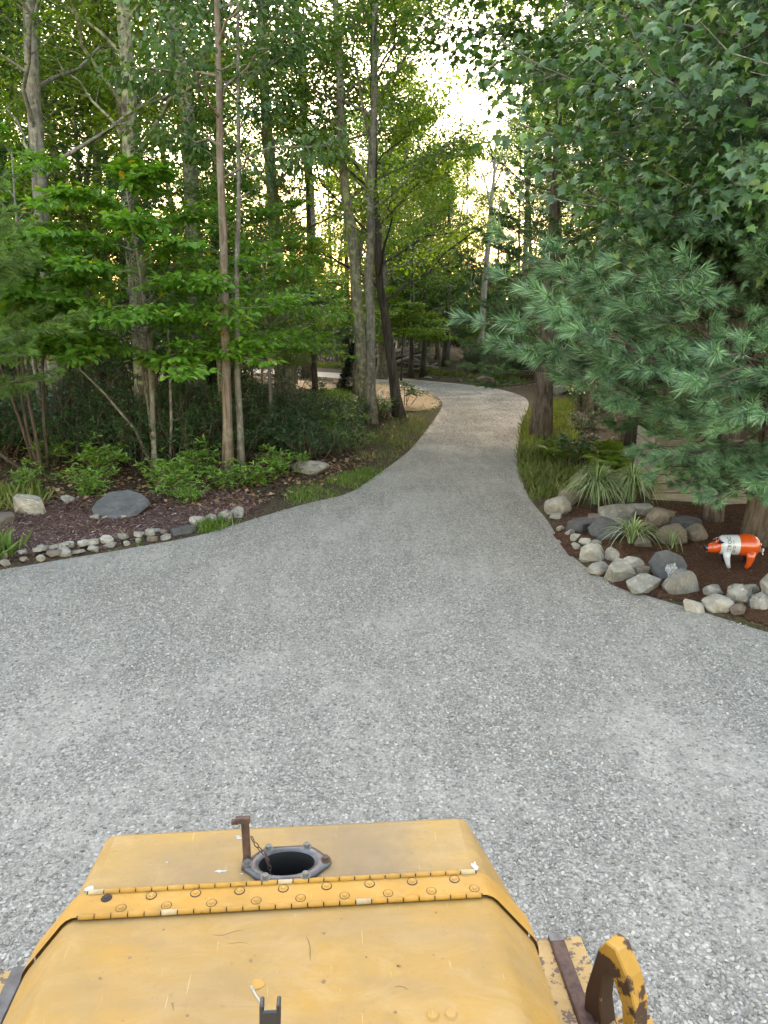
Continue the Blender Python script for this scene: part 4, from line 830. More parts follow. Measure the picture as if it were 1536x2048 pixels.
# ------------------------------------------------------------------ shrubs and herbs
def shrub_mesh(seed, r, h, nst, per, size, T, leafm, flat=1.0, wood='twig', open_=.35):
    rng = np.random.default_rng(seed); mb = MB(); P, A = [], []
    for k in range(nst):
        a = rng.uniform(0, 2 * PI); q = math.sqrt(rng.uniform(0, 1)); hh = h * rng.uniform(.55, 1.05) * (1 - .35 * q)
        b0 = np.array([math.cos(a) * r * q * .35, math.sin(a) * r * q * .35, -.05]); e = np.array([math.cos(a) * r * q, math.sin(a) * r * q, hh])
        lp = bezier_line(b0, e, .08, 5, rng, .06); mb.tube(lp, np.linspace(.012, .004, 5), 4, 0, cap=False)
        for j in range(per):
            t = rng.uniform(open_, 1.02); c0 = interp_line(lp, min(t, 1)) + rng.normal(0, .07, 3) * (1, 1, .7); m = 8
            aa = np.arange(m) * 2 * PI / m + rng.uniform(0, 6); P.append(np.repeat(c0[None], m, 0) + rng.normal(0, .012, (m, 3)))
            A.append(np.stack([np.cos(aa), np.sin(aa), rng.normal(.25, .35, m)], 1))
    P = np.concatenate(P); A = np.concatenate(A); n = len(P)
    V, F = leaves(P, A, np.stack([rng.normal(0, .3, n), rng.normal(0, .3, n), np.ones(n)], 1), rng.uniform(size[0], size[1], n), T, .25, rng)
    cr = MB(); cr.add(V, F)
    return mb.mesh('stems', M[wood]), cr.mesh('foliage', M[leafm])
def make_shrub(x, y, ms, s, label, group, name='shrub', rz=0., cat='shrub', sz=1.0):
    t = empty(name, (x, y, h1(x, y)), rz); link('stems', ms[0], t); link('foliage', ms[1], t); t.scale = (s, s, s * sz); return tag(t, label, cat, group)
LAU = [shrub_mesh(300 + k, .95, 1.5, 30, 9, (.06, .1), LANCE, 'laurel', open_=.2) for k in range(3)]
LOW = [shrub_mesh(310 + k, .34, .42, 14, 5, (.06, .1), LANCE, 'laurel_new', open_=.25) for k in range(3)]
MIX = [shrub_mesh(320 + k, .6, .75, 24, 8, (.045, .08), LANCE, 'laurel_new' if k == 1 else 'laurel', open_=.15) for k in range(3)]
rs = random.Random(5)
# dark evergreen thicket behind the left bed
for row, (yy, n, lo, hi) in enumerate([(12.6, 7, -8.2, -2.9), (13.7, 8, -8.8, -2.2), (14.9, 8, -9.4, -1.6), (16.3, 8, -10, -1.4)]):
    for k in range(n):
        x = lo + (hi - lo) * (k + rs.uniform(.1, .9)) / n; y = yy + rs.uniform(-.3, .3)
        make_shrub(x, y, LAU[rs.randrange(3)], rs.uniform(.8, 1.15), 'dark laurel shrub in the thicket behind the left bed', 'laurel thicket behind the left bed', 'laurel_shrub', rs.uniform(0, 6.28))
# fresh green laurels along the back of the bed
for i, (x, y, s, lb) in enumerate([(-5.3, 10.9, .95, 'bright laurel tuft below the sapling clump'), (-4.35, 10.75, 1.15, 'bright leafy laurel left of the slate flagstone'), (-4.55, 11.6, 1.5, 'taller laurel behind the flagstone on its left'), (-3.2, 10.75, 1.2, 'low bright laurel right behind the slate flagstone'), (-2.85, 10.45, .85, 'yellow green laurel sprig right of the flagstone'), (-3.5, 11.4, 1.2, 'laurel at the foot of the understory tree'), (-2.45, 11.3, 1.0, 'laurel at the foot of the split bark trunk'), (-2.1, 11.6, 1.1, 'laurel right of the split bark trunk'), (-6.2, 10.6, 1.0, 'laurel at the far left behind the dry weeds'), (-3.0, 11.9, 1.4, 'laurel between the two left stems'), (-1.75, 12.4, 1.3, 'laurel behind the grey boulder'), (-5.7, 12.1, 1.3, 'laurel behind the sapling clump')]):
    make_shrub(x, y, LOW[i % 3], s, lb, None, 'laurel_shrub', i * 1.3)
# mixed bushes on the bank up to the straw
for i in range(30):
    y = rs.uniform(13.2, 20.5); xr_ = np.interp(y, L_S[:, 1], L_S[:, 0]); x = xr_ - rs.uniform(1.0, 3.6)
    if x > -.1 and y > 18: x -= .8
    make_shrub(x, y, MIX[rs.randrange(3)], rs.uniform(.75, 1.25), 'low dense bush on the bank between boulder and straw', 'bushes on the left bank', 'bush', rs.uniform(0, 6.28))
for i in range(14):
    x, y = rs.uniform(-5.5, -1.6), rs.uniform(20.5, 27.5)
    if -3.9 < x and 25 < y: continue
    make_shrub(x, y, MIX[rs.randrange(3)], rs.uniform(.6, .95), 'small bush in the clearing left of the straw', 'bushes left of the straw', 'bush', rs.uniform(0, 6.28))
for i in range(26):
    x = rs.uniform(-9, 12); y = np.interp(x, [-9, -4.4, 1.8, 4.8, 12], [44, 41.5, 35.8, 32.5, 30]) + rs.uniform(0, 3.5)
    if sdist(np.array([[x, y]]))[0] < 1.2: continue
    make_shrub(x, y, LAU[rs.randrange(3)], rs.uniform(.8, 1.25), 'dark shrub at the edge of the woods beyond the bend', 'shrubs beyond the bend', 'shrub', rs.uniform(0, 6.28))
for i in range(16):
    x, y = rs.uniform(4.6, 9.5), rs.uniform(12.2, 26)
    if sdist(np.array([[x, y]]))[0] < 1.5: continue
    make_shrub(x, y, MIX[rs.randrange(3)], rs.uniform(.8, 1.4), 'dark bush in the shade behind the right verge', 'bushes behind the right verge', 'bush', rs.uniform(0, 6.28))
for i in range(34):
    x = rs.uniform(-17, -3.8); y = rs.uniform(19.5, 34)
    if abs(x) > y * .62 + 2 or sdist(np.array([[x, y]]))[0] < 1.5: continue
    make_shrub(x, y, LAU[rs.randrange(3)], rs.uniform(1.2, 1.9), 'tall dark shrub deep in the left woods', 'tall shrubs deep in the left woods', 'shrub', rs.uniform(0, 6.28))
for i in range(44):
    x = rs.uniform(-22, 24); y = rs.uniform(46, 58)
    make_shrub(x, y, LAU[rs.randrange(3)], rs.uniform(1.6, 2.6), 'tall dark shrub in the far woods', 'tall shrubs in the far woods', 'shrub', rs.uniform(0, 6.28))
for i in range(10):
    x = rs.uniform(7.5, 16); y = rs.uniform(24, 40)
    make_shrub(x, y, LAU[rs.randrange(3)], rs.uniform(1.3, 2.0), 'tall dark shrub deep in the right woods', 'tall shrubs deep in the right woods', 'shrub', rs.uniform(0, 6.28))
make_shrub(.62, 22.6, shrub_mesh(340, .6, .95, 7, 4, (.14, .2), LANCE, 'laurel', open_=.6), 1.0, 'sparse dark rhododendron on the straw behind the dark leaning trunk', None, 'rhododendron')
make_shrub(3.55, 13.4, shrub_mesh(341, .45, .8, 9, 4, (.06, .09), OVAL, 'laurel', open_=.35), 1.0, 'dark twiggy bush in front of the pine trunk', None, 'bush')
# ferns on the right verge
def fern_mesh(seed):
    rng = np.random.default_rng(seed); mb = MB(); P, A, Nn, S = [], [], [], []
    for k in range(11):
        a = k * 2 * PI / 11 + rng.uniform(-.2, .2); ln = rng.uniform(.5, .75); t = np.linspace(0, 1, 22)
        rad = ln * .75 * t; z = ln * (.95 * t - .62 * t ** 2.4); c = np.stack([np.cos(a) * rad, np.sin(a) * rad, z], 1)
        mb.tube(c[::3], .004, 3, 0, cap=False); sd = np.array([-math.sin(a), math.cos(a), 0.])
        for j in range(3, 22):
            w = .15 * math.sin(PI * (j / 22) ** .8) + .02
            for sg in (-1, 1): P.append(c[j]); A.append(sd * sg + .35 * np.array([math.cos(a), math.sin(a), 0]) + (0, 0, -.12)); Nn.append((0, 0, 1)); S.append(w)
    V, F = leaves(np.array(P), np.array(A), np.array(Nn, float), np.array(S), LANCE, .1, rng); mb.add(V, F, 1); return mb.mesh('fronds', [M['twig'], M['fern']])
FM = [fern_mesh(350 + k) for k in range(3)]
for i in range(22):
    x, y = rs.uniform(2.85, 5.6), rs.uniform(11.1, 14.6)
    if sdist(np.array([[x, y]]))[0] < .7: continue
    o = link('fern', FM[i % 3]); o.location = (x, y, h1(x, y)); o.rotation_euler = (0, 0, rs.uniform(0, 6.28)); o.scale = [rs.uniform(.8, 1.25)] * 3
    tag(o, 'yellow green fern behind the ornamental grass', 'fern', 'ferns on the right verge')
# ornamental grasses
def clump(x, y, n, h, spread, seed, label, width=.007):
    rng = np.random.default_rng(seed); mb = MB(); m = 8; t = np.linspace(0, 1, m)
    for k in range(n):
        a = rng.uniform(0, 2 * PI); q = rng.uniform(.15, 1) ** .7; hh = h * rng.uniform(.7, 1.12); sp = spread * q
        c, s = math.cos(a), math.sin(a); rad = .05 * q + sp * t ** 1.6; z = hh * (1.05 * t - (.3 + .75 * q) * t ** 2.4)
        p = np.stack([c * rad, s * rad, z], 1); w = width * (1 - t ** 2.5) + .0006; sd = np.array([-s, c, 0.])
        V = np.concatenate([p - sd * w[:, None], p + sd * w[:, None]]); F = [(i, i + 1, m + i + 1, m + i) for i in range(m - 1)]; mb.add(V, F)
    o = mb.obj('ornamental_grass', M['zebra']); o.location = (x, y, h1(x, y)); return tag(o, label, 'grass clump')
clump(3.08, 10.45, 480, 1.1, .6, 360, 'taller arching ornamental grass clump nearest the pale boulder')
clump(3.62, 10.5, 420, 1.0, .55, 361, 'second arching ornamental grass clump beside the planter wall')
clump(2.98, 8.5, 110, .62, .5, 362, 'small striped grass clump among the dark rocks', .008)
clump(3.35, 8.25, 24, .5, .3, 363, 'sparse thin grass tuft in front of the tan boulder', .004)

# ------------------------------------------------------------------ weathered board planter wall
wm, nt, N, L, b = new_mat('weathered_wood')
tc = N.new('ShaderNodeTexCoord'); oi = N.new('ShaderNodeObjectInfo'); va = N.new('ShaderNodeVectorMath'); va.operation = 'ADD'; L.new(tc.outputs['Object'], va.inputs[0]); L.new(oi.outputs['Location'], va.inputs[1])
mp = N.new('ShaderNodeMapping'); mp.inputs['Scale'].default_value = (2.5, 30, 30); L.new(va.outputs[0], mp.inputs[0]); n1 = noise(nt, 1, 6, vec=mp.outputs[0], rough=.7)
L.new(mix(nt, .5, ramp(nt, n1, [(.3, (.1, .088, .075)), (.5, (.21, .19, .165)), (.7, (.31, .29, .26))]), ramp(nt, oi.outputs['Random'], [(0, (.75, .75, .75)), (1, (1.2, 1.17, 1.1))]), 'MULTIPLY'), b.inputs['Base Color']); b.inputs['Roughness'].default_value = .9; bump(nt, b, n1, .5, .01)
pw_ = empty('board_planter', (3.95, 10.6, h1(3.95, 10.6)), R(-7)); tag(pw_, 'weathered grey board planter wall half hidden by the pine', 'planter')
bmesh_ = MB(); bmesh_.box((0, 0, 0), (1.0, .04, .125)); board_me = bevel_mesh(bmesh_.mesh('board', wm), .006, 1)
for k in range(7):
    for (x0, x1, y0, rot) in ((0, .66, 0, 0), (.72, 2.6, -.12, 0)):
        o = link('board', board_me, pw_); o.location = ((x0 + x1) / 2 + rs.uniform(-.01, .01), y0 + rs.uniform(-.006, .006), .04 + k * .137); o.scale = ((x1 - x0), 1, 1); o.rotation_euler = (0, R(rs.uniform(-.5, .5)), 0)
    o = link('board', board_me, pw_); o.location = (-.012, .63, .04 + k * .137); o.scale = (1.2, 1, 1); o.rotation_euler = (0, 0, R(90))
for (x, y) in ((.69, -.05), (.06, .06), (2.5, -.05)):
    mb = MB(); mb.box((x, y, .43), (.085, .085, 1.0)); o = mb.obj('post', wm, pw_); bevel_mesh(o.data, .008, 1)
mb = MB(); mb.box((1.3, .65, .38), (2.5, 1.1, .7)); mb.obj('soil', bpy.data.materials['forest_floor'], pw_)

# brush pile of cut logs beyond the bend
bp = empty('brush_pile', (.75, 35.6, h1(.75, 35.6))); tag(bp, 'pile of weathered cut branches behind two thin trunks', 'brush pile')
rng = np.random.default_rng(370)
for k in range(34):
    a = rng.uniform(-.5, .5); ln = rng.uniform(.8, 2.2); lv = rng.uniform(0, 1); c = np.array([rng.uniform(-1.1, 1.1) * (1 - .5 * lv), rng.uniform(-.5, .5), .12 + .95 * lv]); d = np.array([math.cos(a), math.sin(a), rng.normal(0, .25)]) * ln / 2
    mb = MB(); r_ = rng.uniform(.03, .08); mb.tube([c - d, c + (0, 0, .03), c + d], [r_, r_ * .95, r_ * .8], 7, wob=.08, rng=rng); mb.obj('log', M[('bark_grey', 'bark_pale', 'bark_dark')[k % 3]], bp)

# ------------------------------------------------------------------ painted oil-drum pig
def paint(name, colr, rough=.22, chips=None):
    m, nt, N, L, b = new_mat(name); n = noise(nt, 14, 5)
    c = mix(nt, .5, colr, ramp(nt, n, [(.3, (.8, .8, .8)), (.7, (1.12, 1.12, 1.12))]), 'MULTIPLY')
    L.new(c, b.inputs['Base Color']); b.inputs['Roughness'].default_value = rough; b.inputs['Coat Weight'].default_value = .5; b.inputs['Coat Roughness'].default_value = .08; return m
pig_o, pig_w, pig_n, pig_k = paint('pig_orange', (.47, .066, .011)), paint('pig_white', (.4, .44, .46), .35), paint('pig_navy', (.012, .012, .04)), paint('pig_letter_black', (.012, .012, .016), .5)
pig = empty('pig_sculpture', (3.76, 7.58, h1(3.76, 7.58) + .012), R(-6)); pig.scale = (.9, .9, .9); tag(pig, 'glossy orange and white metal pig sculpture with black lettering, standing in the needle bed', 'sculpture')
prof = [(-.335, .205, .012), (-.334, .205, .036), (-.325, .206, .04), (-.31, .208, .04), (-.275, .213, .058), (-.23, .222, .07), (-.195, .232, .074), (-.178, .242, .09), (-.165, .25, .108), (-.14, .254, .117), (-.06, .256, .121), (.03, .256, .122), (.045, .256, .124), (.09, .258, .134), (.15, .258, .139), (.2, .256, .134), (.245, .252, .112), (.27, .25, .08), (.283, .248, .04), (.287, .247, .008)]
n = 28; mb = MB(); V = [(x, math.cos(a) * r, z + math.sin(a) * r) for x, z, r in prof for a in np.arange(n) * 2 * PI / n]
for i in range(len(prof) - 1):
    mi = 1 if -.178 <= prof[i][0] < .03 else (2 if prof[i][0] < -.32 else 0)
    mb.add([V[i * n + j] for j in range(n)] + [V[(i + 1) * n + j] for j in range(n)], [(j, (j + 1) % n, n + (j + 1) % n, n + j) for j in range(n)], mi)
bo = mb.obj('body', [pig_o, pig_w, pig_n], pig, True)
bm = bmesh.new(); bm.from_mesh(bo.data); bmesh.ops.remove_doubles(bm, verts=bm.verts, dist=1e-5); bm.to_mesh(bo.data); bm.free()
for nm, pts, rd, mt in [('front_leg', [(-.11, -.085, .2), (-.105, -.1, .12), (-.085, -.1, .05), (-.07, -.1, .0)], [.05, .036, .026, .022], pig_w), ('front_leg', [(-.1, .085, .2), (-.08, .1, .12), (-.065, .1, .05), (-.055, .1, .0)], [.05, .036, .026, .022], pig_n),
                        ('hind_leg', [(.16, -.085, .2), (.165, -.1, .12), (.15, -.1, .05), (.125, -.1, .0)], [.062, .045, .032, .026], pig_o), ('hind_leg', [(.19, .085, .2), (.2, .1, .12), (.19, .1, .05), (.18, .1, .0)], [.062, .045, .032, .026], pig_n)]:
    mb = MB(); mb.tube(pts, rd, 12); mb.obj(nm, mt, pig, True)
for sgn in (-1, 1):
    mb = MB(); mb.add([(-.19, sgn * .035, .3), (-.15, sgn * .1, .31), (-.235, sgn * .1, .285), (-.2, sgn * .06, .33), (-.2, sgn * .062, .295)], [(0, 1, 3), (0, 3, 2), (1, 2, 3), (0, 4, 1), (0, 2, 4), (1, 4, 2)]); mb.obj('ear', pig_n, pig)
    mb = MB(); mb.tube([(-.268, sgn * .05, .242), (-.266, sgn * .059, .245)], [.009, .007], 8); mb.obj('eye', pig_n, pig)
tt_ = np.linspace(0, 1, 18); mb = MB(); mb.tube(np.stack([.285 + .05 * tt_, -.02 + .03 * np.sin(tt_ * 9), .25 - .08 * tt_ + .03 * np.cos(tt_ * 9)], -1), np.linspace(.016, .009, 18), 7); mb.obj('tail', pig_w, pig, True)
def letters(text, size, x0, parent, name, mat, a0, r=.1225, zc=.2555):
    cu = bpy.data.curves.new(name, 'FONT'); cu.body = text; cu.size = size; cu.space_character = 1.08; o = bpy.data.objects.new(name, cu); col.objects.link(o)
    dg_ = bpy.context.evaluated_depsgraph_get(); me = bpy.data.meshes.new_from_object(o.evaluated_get(dg_)); bpy.data.objects.remove(o)
    bm = bmesh.new(); bm.from_mesh(me); bmesh.ops.triangulate(bm, faces=bm.faces)
    for _ in range(2): bmesh.ops.subdivide_edges(bm, edges=[e for e in bm.edges if e.calc_length() > .012], cuts=1)
    bmesh.ops.triangulate(bm, faces=bm.faces)
    for v in bm.verts:
        s, u = v.co.x, v.co.y; ang = a0 + s / r
        v.co = Vector((x0 - u, -math.cos(ang) * r, zc + math.sin(ang) * r))
    bmesh.ops.recalc_face_normals(bm, faces=bm.faces); bm.to_mesh(me); bm.free(); me.materials.clear(); me.materials.append(mat)
    return link(name, me, parent)
letters('PETROC', .062, -.075, pig, 'lettering', pig_k, -.85)
for k, (s0, s1, xx) in enumerate([(-.5, -.2, -.052), (-.12, .3, -.052), (.38, .75, -.052), (-.6, -.15, -.036), (-.05, .2, -.036)]):
    mb = MB(); aa = np.linspace(s0, s1, 8); p = np.stack([np.full(8, xx), -np.cos(aa) * .1226, .2555 + np.sin(aa) * .1226], 1); mb.add(np.concatenate([p, p + (.006, 0, 0)]), [(i, i + 1, 9 + i, 8 + i) for i in range(7)]); mb.obj('small_print_line', pig_k, pig)

# ------------------------------------------------------------------ yellow machine in the foreground
def yellow_mat(name, base, strong, dirt=.35, chip=.0, chipcol=(.06, .035, .022), stain=False, scl=1.0):
    m, nt, N, L, b = new_mat(name)
    n1 = noise(nt, 5 * scl, 6, rough=.6, dist=.5); n2 = noise(nt, 26 * scl, 6, rough=.7); n3 = noise(nt, 1, 5, vec=mapped(nt, (3, 14, 3)), rough=.6)
    c = ramp(nt, n1, [(.35, base), (.66, strong)])
    pale = tuple(min(1, k * 1.18 + .02) for k in base)
    nA = noise(nt, 2.2, 7, vec=mapped(nt, (3, 6, 3), rot=(0, 0, .15)), rough=.72, dist=.8)
    c = mix(nt, ramp(nt, nA, [(.46, (0, 0, 0)), (.62, (.7, .7, .7))]), c, pale)
    c = mix(nt, math_n(nt, 'MULTIPLY', ramp(nt, n3, [(.42, (0, 0, 0)), (.62, (1, 1, 1))]), dirt), c, (.205, .14, .066))
    nB = noise(nt, 11 * scl, 8, rough=.78, dist=.3); c = mix(nt, ramp(nt, nB, [(.55, (0, 0, 0)), (.66, (.4, .4, .4))]), c, (.2, .13, .06))
    sp = noise(nt, 75 * scl, 4, rough=.6); c = mix(nt, ramp(nt, sp, [(.63, (0, 0, 0)), (.7, (.45, .45, .45))]), c, (.15, .095, .05))
    sc2 = noise(nt, 1, 4, vec=mapped(nt, (7, 70, 9), rot=(0, 0, .25))); c = mix(nt, ramp(nt, sc2, [(.64, (0, 0, 0)), (.69, (.3, .3, .3))]), c, (.19, .12, .055))
    sc3 = noise(nt, 1, 3, vec=mapped(nt, (90, 8, 9), rot=(0, 0, -.4))); c = mix(nt, ramp(nt, sc3, [(.68, (0, 0, 0)), (.71, (.3, .3, .3))]), c, (.44, .33, .17))
    if stain:
        tc = N.new('ShaderNodeTexCoord'); vd = N.new('ShaderNodeVectorMath'); vd.operation = 'DISTANCE'; L.new(tc.outputs['Object'], vd.inputs[0]); vd.inputs[1].default_value = (.16, -.11, 0)
        d2 = math_n(nt, 'ADD', vd.outputs['Value'], math_n(nt, 'MULTIPLY', n1, .16))
        c = mix(nt, ramp(nt, d2, [(.12, (.62, .62, .62)), (.3, (0, 0, 0))]), c, (.115, .095, .07))
        vd2 = N.new('ShaderNodeVectorMath'); vd2.operation = 'DISTANCE'; L.new(tc.outputs['Object'], vd2.inputs[0]); vd2.inputs[1].default_value = (-.16, -.14, 0)
        c = mix(nt, ramp(nt, math_n(nt, 'ADD', vd2.outputs['Value'], math_n(nt, 'MULTIPLY', n1, .2)), [(.1, (.5, .5, .5)), (.27, (0, 0, 0))]), c, (.13, .1, .07))
    if chip:
        n4 = noise(nt, 34 * scl, 6, rough=.62); c = mix(nt, ramp(nt, n4, [(1 - chip, (0, 0, 0)), (1 - chip + .03, (1, 1, 1))]), c, chipcol)
    L.new(c, b.inputs['Base Color']); L.new(ramp(nt, n2, [(.3, (.5,) * 3), (.7, (.7,) * 3)]), b.inputs['Roughness']); b.inputs['Specular IOR Level'].default_value = .28
    bump(nt, b, n2, .06, .01); return m
yl_front = yellow_mat('faded_yellow_stained', (.26, .166, .055), (.295, .182, .046), .5, stain=True)
yl_rear = yellow_mat('faded_yellow', (.238, .15, .046), (.295, .166, .031), .5)
yl_strip = yellow_mat('hinge_yellow', (0.31, 0.163, 0.0258), (0.353, 0.189, 0.0301), .2)
yl_chip = yellow_mat('chipped_yellow', (0.333, 0.18, 0.027), (0.378, 0.207, 0.036), .15, .5, (.05, .028, .018), scl=.8)
yl_lug = yellow_mat('chipped_yellow_rusted', (0.324, 0.171, 0.0252), (0.369, 0.198, 0.0315), .1, .5, (.055, .03, .018), scl=.3)
yl_speck = yellow_mat('speckled_yellow', (0.31, 0.206, 0.0774), (0.344, 0.232, 0.0946), .15, .46, (.1, .07, .05), scl=1.3)
m_white = plain('bare_primer', (.3, .32, .32), .8, scale=60, var=.4)
m_scr = plain('scratch_brown', (.17, .1, .05), .8, scale=40)
m_worn = plain('worn_pale_yellow', (.34, .26, .15), .7, scale=60)
mach = empty('construction_machine', (-.21, 1.412, 0), R(4.2)); tag(mach, 'weathered yellow construction machine hood with an open filler hole in the foreground', 'machine')
ZH = 1.6
hood = empty('hood', (0, 0, ZH), 0, mach)
def profile(wt, out, drop, low, r=.022):
    """half profile right side: list of (x,z) from the top crease outward, rounded creases"""
    def arc(p0, p1, p2, r, n=4):
        a, b_, c_ = Vector(p0), Vector(p1), Vector(p2); u = (a - b_).normalized() * r; v = (c_ - b_).normalized() * r; s, e = b_ + u, b_ + v
        return [tuple((1 - t) ** 2 * s + 2 * t * (1 - t) * b_ + t * t * e) for t in np.linspace(0, 1, n)]
    P0, P1, P2, P3 = (0, 0), (wt, 0), (wt + out, -drop), (wt + out + .004, -low)
    return arc(P0, P1, P2, r) + arc(P1, P2, P3, r) + [P3]
def loft(mb, profs, ys, mi=0, close_top=True):
    n = len(profs[0]); rows = []
    for p, y in zip(profs, ys):
        full = [(-x, y, z) for x, z in p[::-1]] + [(x, y, z) for x, z in p]; rows.append(full)
    m = len(rows[0]); V = [q for r in rows for q in r]; F = []
    for i in range(len(rows) - 1):
        for j in range(m - 1):
            if not close_top and j == m // 2 - 1: continue
            F.append((i * m + j, i * m + j + 1, (i + 1) * m + j + 1, (i + 1) * m + j))
    mb.add(V, F, mi); return rows
# front panel: top sheet with the filler hole, rounded nose, sides
HX, HY, HR, SQ = .0, -.118, .06, .6
yb = -.172; xt0, xt1 = .40, .40
pf = [profile(xt0 - .012, .02, .05, .2, .012), profile(xt0, .03, .13, .5), profile(xt1, .065, .13, .7)]
mb = MB()
pfA = [[(x, z - .03) for x, z in profile(xt0 - .004, .025, .12, .5)], profile(xt0, .03, .13, .5), profile(xt1 + .002, .1, .124, .5)]
rows = loft(mb, [[(x * .985, z - .05) for x, z in pfA[1]], [(x * .995, z - .014) for x, z in pfA[1]], pfA[1], pfA[2]], [.03, .022, 0, yb], close_top=False)
mm = len(rows[0]); xl, xr2 = rows[2][mm // 2][0], rows[3][mm // 2][0]
mb.add([rows[0][mm // 2 - 1], rows[0][mm // 2], rows[1][mm // 2], rows[1][mm // 2 - 1], rows[2][mm // 2], rows[2][mm // 2 - 1]], [(0, 1, 2, 3), (3, 2, 4, 5)])
mb.add([(-.385, .032, -.05), (.385, .032, -.05), (.4, .034, -.7), (-.4, .034, -.7)], [(0, 3, 2, 1)])
bm = bmesh.new(); outer = [(-xl, 0, 0), (xl, 0, 0), (xr2, yb, 0), (-xr2, yb, 0)]
for loop in (outer, [(HX + HR * math.cos(a), HY + HR * SQ * math.sin(a), 0) for a in np.arange(40) * 2 * PI / 40]):
    vsx = [bm.verts.new(p) for p in loop]
    for i in range(len(vsx)): bm.edges.new((vsx[i], vsx[(i + 1) % len(vsx)]))
bmesh.ops.triangle_fill(bm, use_beauty=True, edges=bm.edges, normal=(0, 0, 1)); bm.verts.index_update()
mb.add([v.co[:] for v in bm.verts], [tuple(v.index for v in f.verts) for f in bm.faces]); bm.free()
fp = mb.obj('front_panel', yl_front, hood)
for p in fp.data.polygons: p.use_smooth = len(p.vertices) == 4
# filler neck and flange
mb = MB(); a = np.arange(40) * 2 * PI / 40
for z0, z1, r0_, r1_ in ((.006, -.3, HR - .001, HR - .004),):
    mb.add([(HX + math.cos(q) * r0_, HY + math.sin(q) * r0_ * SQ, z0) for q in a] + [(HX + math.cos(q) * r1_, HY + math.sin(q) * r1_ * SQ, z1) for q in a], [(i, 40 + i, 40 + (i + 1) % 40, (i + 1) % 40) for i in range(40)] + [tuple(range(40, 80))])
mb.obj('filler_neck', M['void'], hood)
fl = MB(); hexo = []
for k in range(48):
    q = k * 2 * PI / 48; lob = .088 + .004 * math.cos(6 * (q)) ; hexo.append((math.cos(q) * lob, math.sin(q) * lob * .585))
prof2 = [(1.0, 0.0005, 0), (1.0, .007, 0), (.97, .009, 0), (.0, .0105, 1)]
V = []; m_ = 48
for kx, z, inn in prof2:
    for j, (x, y) in enumerate(hexo):
        q = j * 2 * PI / 48
        V.append((HX + (x * kx if not inn else math.cos(q) * (HR + .006)), HY + (y * kx if not inn else math.sin(q) * (HR + .006) * SQ), z))
for j in range(48): q = j * 2 * PI / 48; V.append((HX + math.cos(q) * (HR - .002), HY + math.sin(q) * (HR - .002) * SQ, .006))
fl.add(V, [(i * m_ + j, i * m_ + (j + 1) % m_, (i + 1) * m_ + (j + 1) % m_, (i + 1) * m_ + j) for i in range(4) for j in range(m_)])
flange = fl.obj('filler_flange', M['steel_dark'], hood, True)
for k in range(6):
    q = k * PI / 3; bx_, by_ = HX + math.cos(q) * .0805, HY + math.sin(q) * .049
    mb = MB(); mb.tube([(bx_, by_, .008), (bx_, by_, .011)], .0105, 14); mb.tube([(bx_, by_, .011), (bx_, by_, .018)], [.0068, .0064], 6); mb.obj('bolt', M['bolt' if k % 2 else 'rusty'] if k in (3, 5, 0) else M['bolt'], flange)
# hooked latch post with chain
mb = MB(); px_, py_ = -.083, -.1
mb.box((px_, py_, .05), (.016, .008, .1)); mb.box((px_ - .004, py_ - .002, .103), (.03, .012, .012)); mb.box((px_ - .02, py_ - .003, .1), (.014, .01, .009)); mb.box((px_ + .005, py_ - .014, .006), (.028, .03, .008))
lo = mb.obj('latch_post', M['rusty'], hood); bevel_mesh(lo.data, .0015, 2)
cpts = [np.array((px_ + .01, py_, .062)), np.array((-.045, -.1, .016)), np.array((-.036, -.108, -.015)), np.array((-.034, -.112, -.08))]
seg = []
for i in range(3):
    for t in np.linspace(0, 1, 5)[:-1]:
        q = cpts[i] * (1 - t) + cpts[i + 1] * t; q[2] -= .006 * math.sin(PI * t) * (i == 0); seg.append(q)
for i in range(len(seg) - 1):
    c0 = (seg[i] + seg[i + 1]) / 2; d = norm(seg[i + 1] - seg[i]); u = norm(np.cross(d, (0, 1, .3))); v = np.cross(d, u); sdir = u if i % 2 else v
    ring = [c0 + d * .0078 * math.cos(q) + sdir * .0036 * math.sin(q) for q in np.linspace(0, 2 * PI, 11)]; mb = MB(); mb.tube(ring, .0011, 5, cap=False); mb.obj('chain_link', M['rusty'], lo)
# hinge strip with knuckles and rivets
y0h, y1h = yb + .002, -.232
mb = MB(); ph = [[(x, z + .004) for x, z in profile(.405, .10, .125, .27)], [(x, z + .006) for x, z in profile(.405, .102, .126, .27)]]
loft(mb, ph, [y0h, y1h]); strip = mb.obj('hinge_strip', yl_strip, hood, True)
for p in strip.data.polygons: p.use_smooth = True
for row, (yy, n_) in enumerate(((y0h, 25), (y1h, 25))):
    xs = np.linspace(-.385, .385, n_ + 1)
    for i in range(n_):
        mb = MB(); mb.tube([(xs[i] + .0012, yy, .0055), (xs[i + 1] - .0012, yy, .0055)], .0052, 8); mb.obj('knuckle', yl_strip if (i * 7 + row) % 12 else m_worn, strip, True)
    mb = MB(); mb.tube([(-.387, yy, .005), (.387, yy, .005)], .0032, 6); mb.obj('hinge_pin', M['gap'], strip)
for row, yy in enumerate((y0h - .017, y1h + .017)):
    for i in range(9):
        x = -.345 + i * .0855 + (.035 if row else 0)
        mb = MB(); mb.tube([(x, yy, .0035), (x, yy, .0062)], .0088, 14); mb.tube([(x, yy, .006), (x, yy, .0092)], [.006, .0035], 12); mb.obj('rivet', M['gap'] if i == 0 and row == 0 else yl_strip, strip)
        mb = MB(); mb.tube([(x + .0095 * math.cos(q), yy + .0095 * math.sin(q), .0052) for q in np.linspace(0, 2 * PI, 15)], .0011, 4, cap=False); mb.obj('rivet_grime', M['gap'], strip)
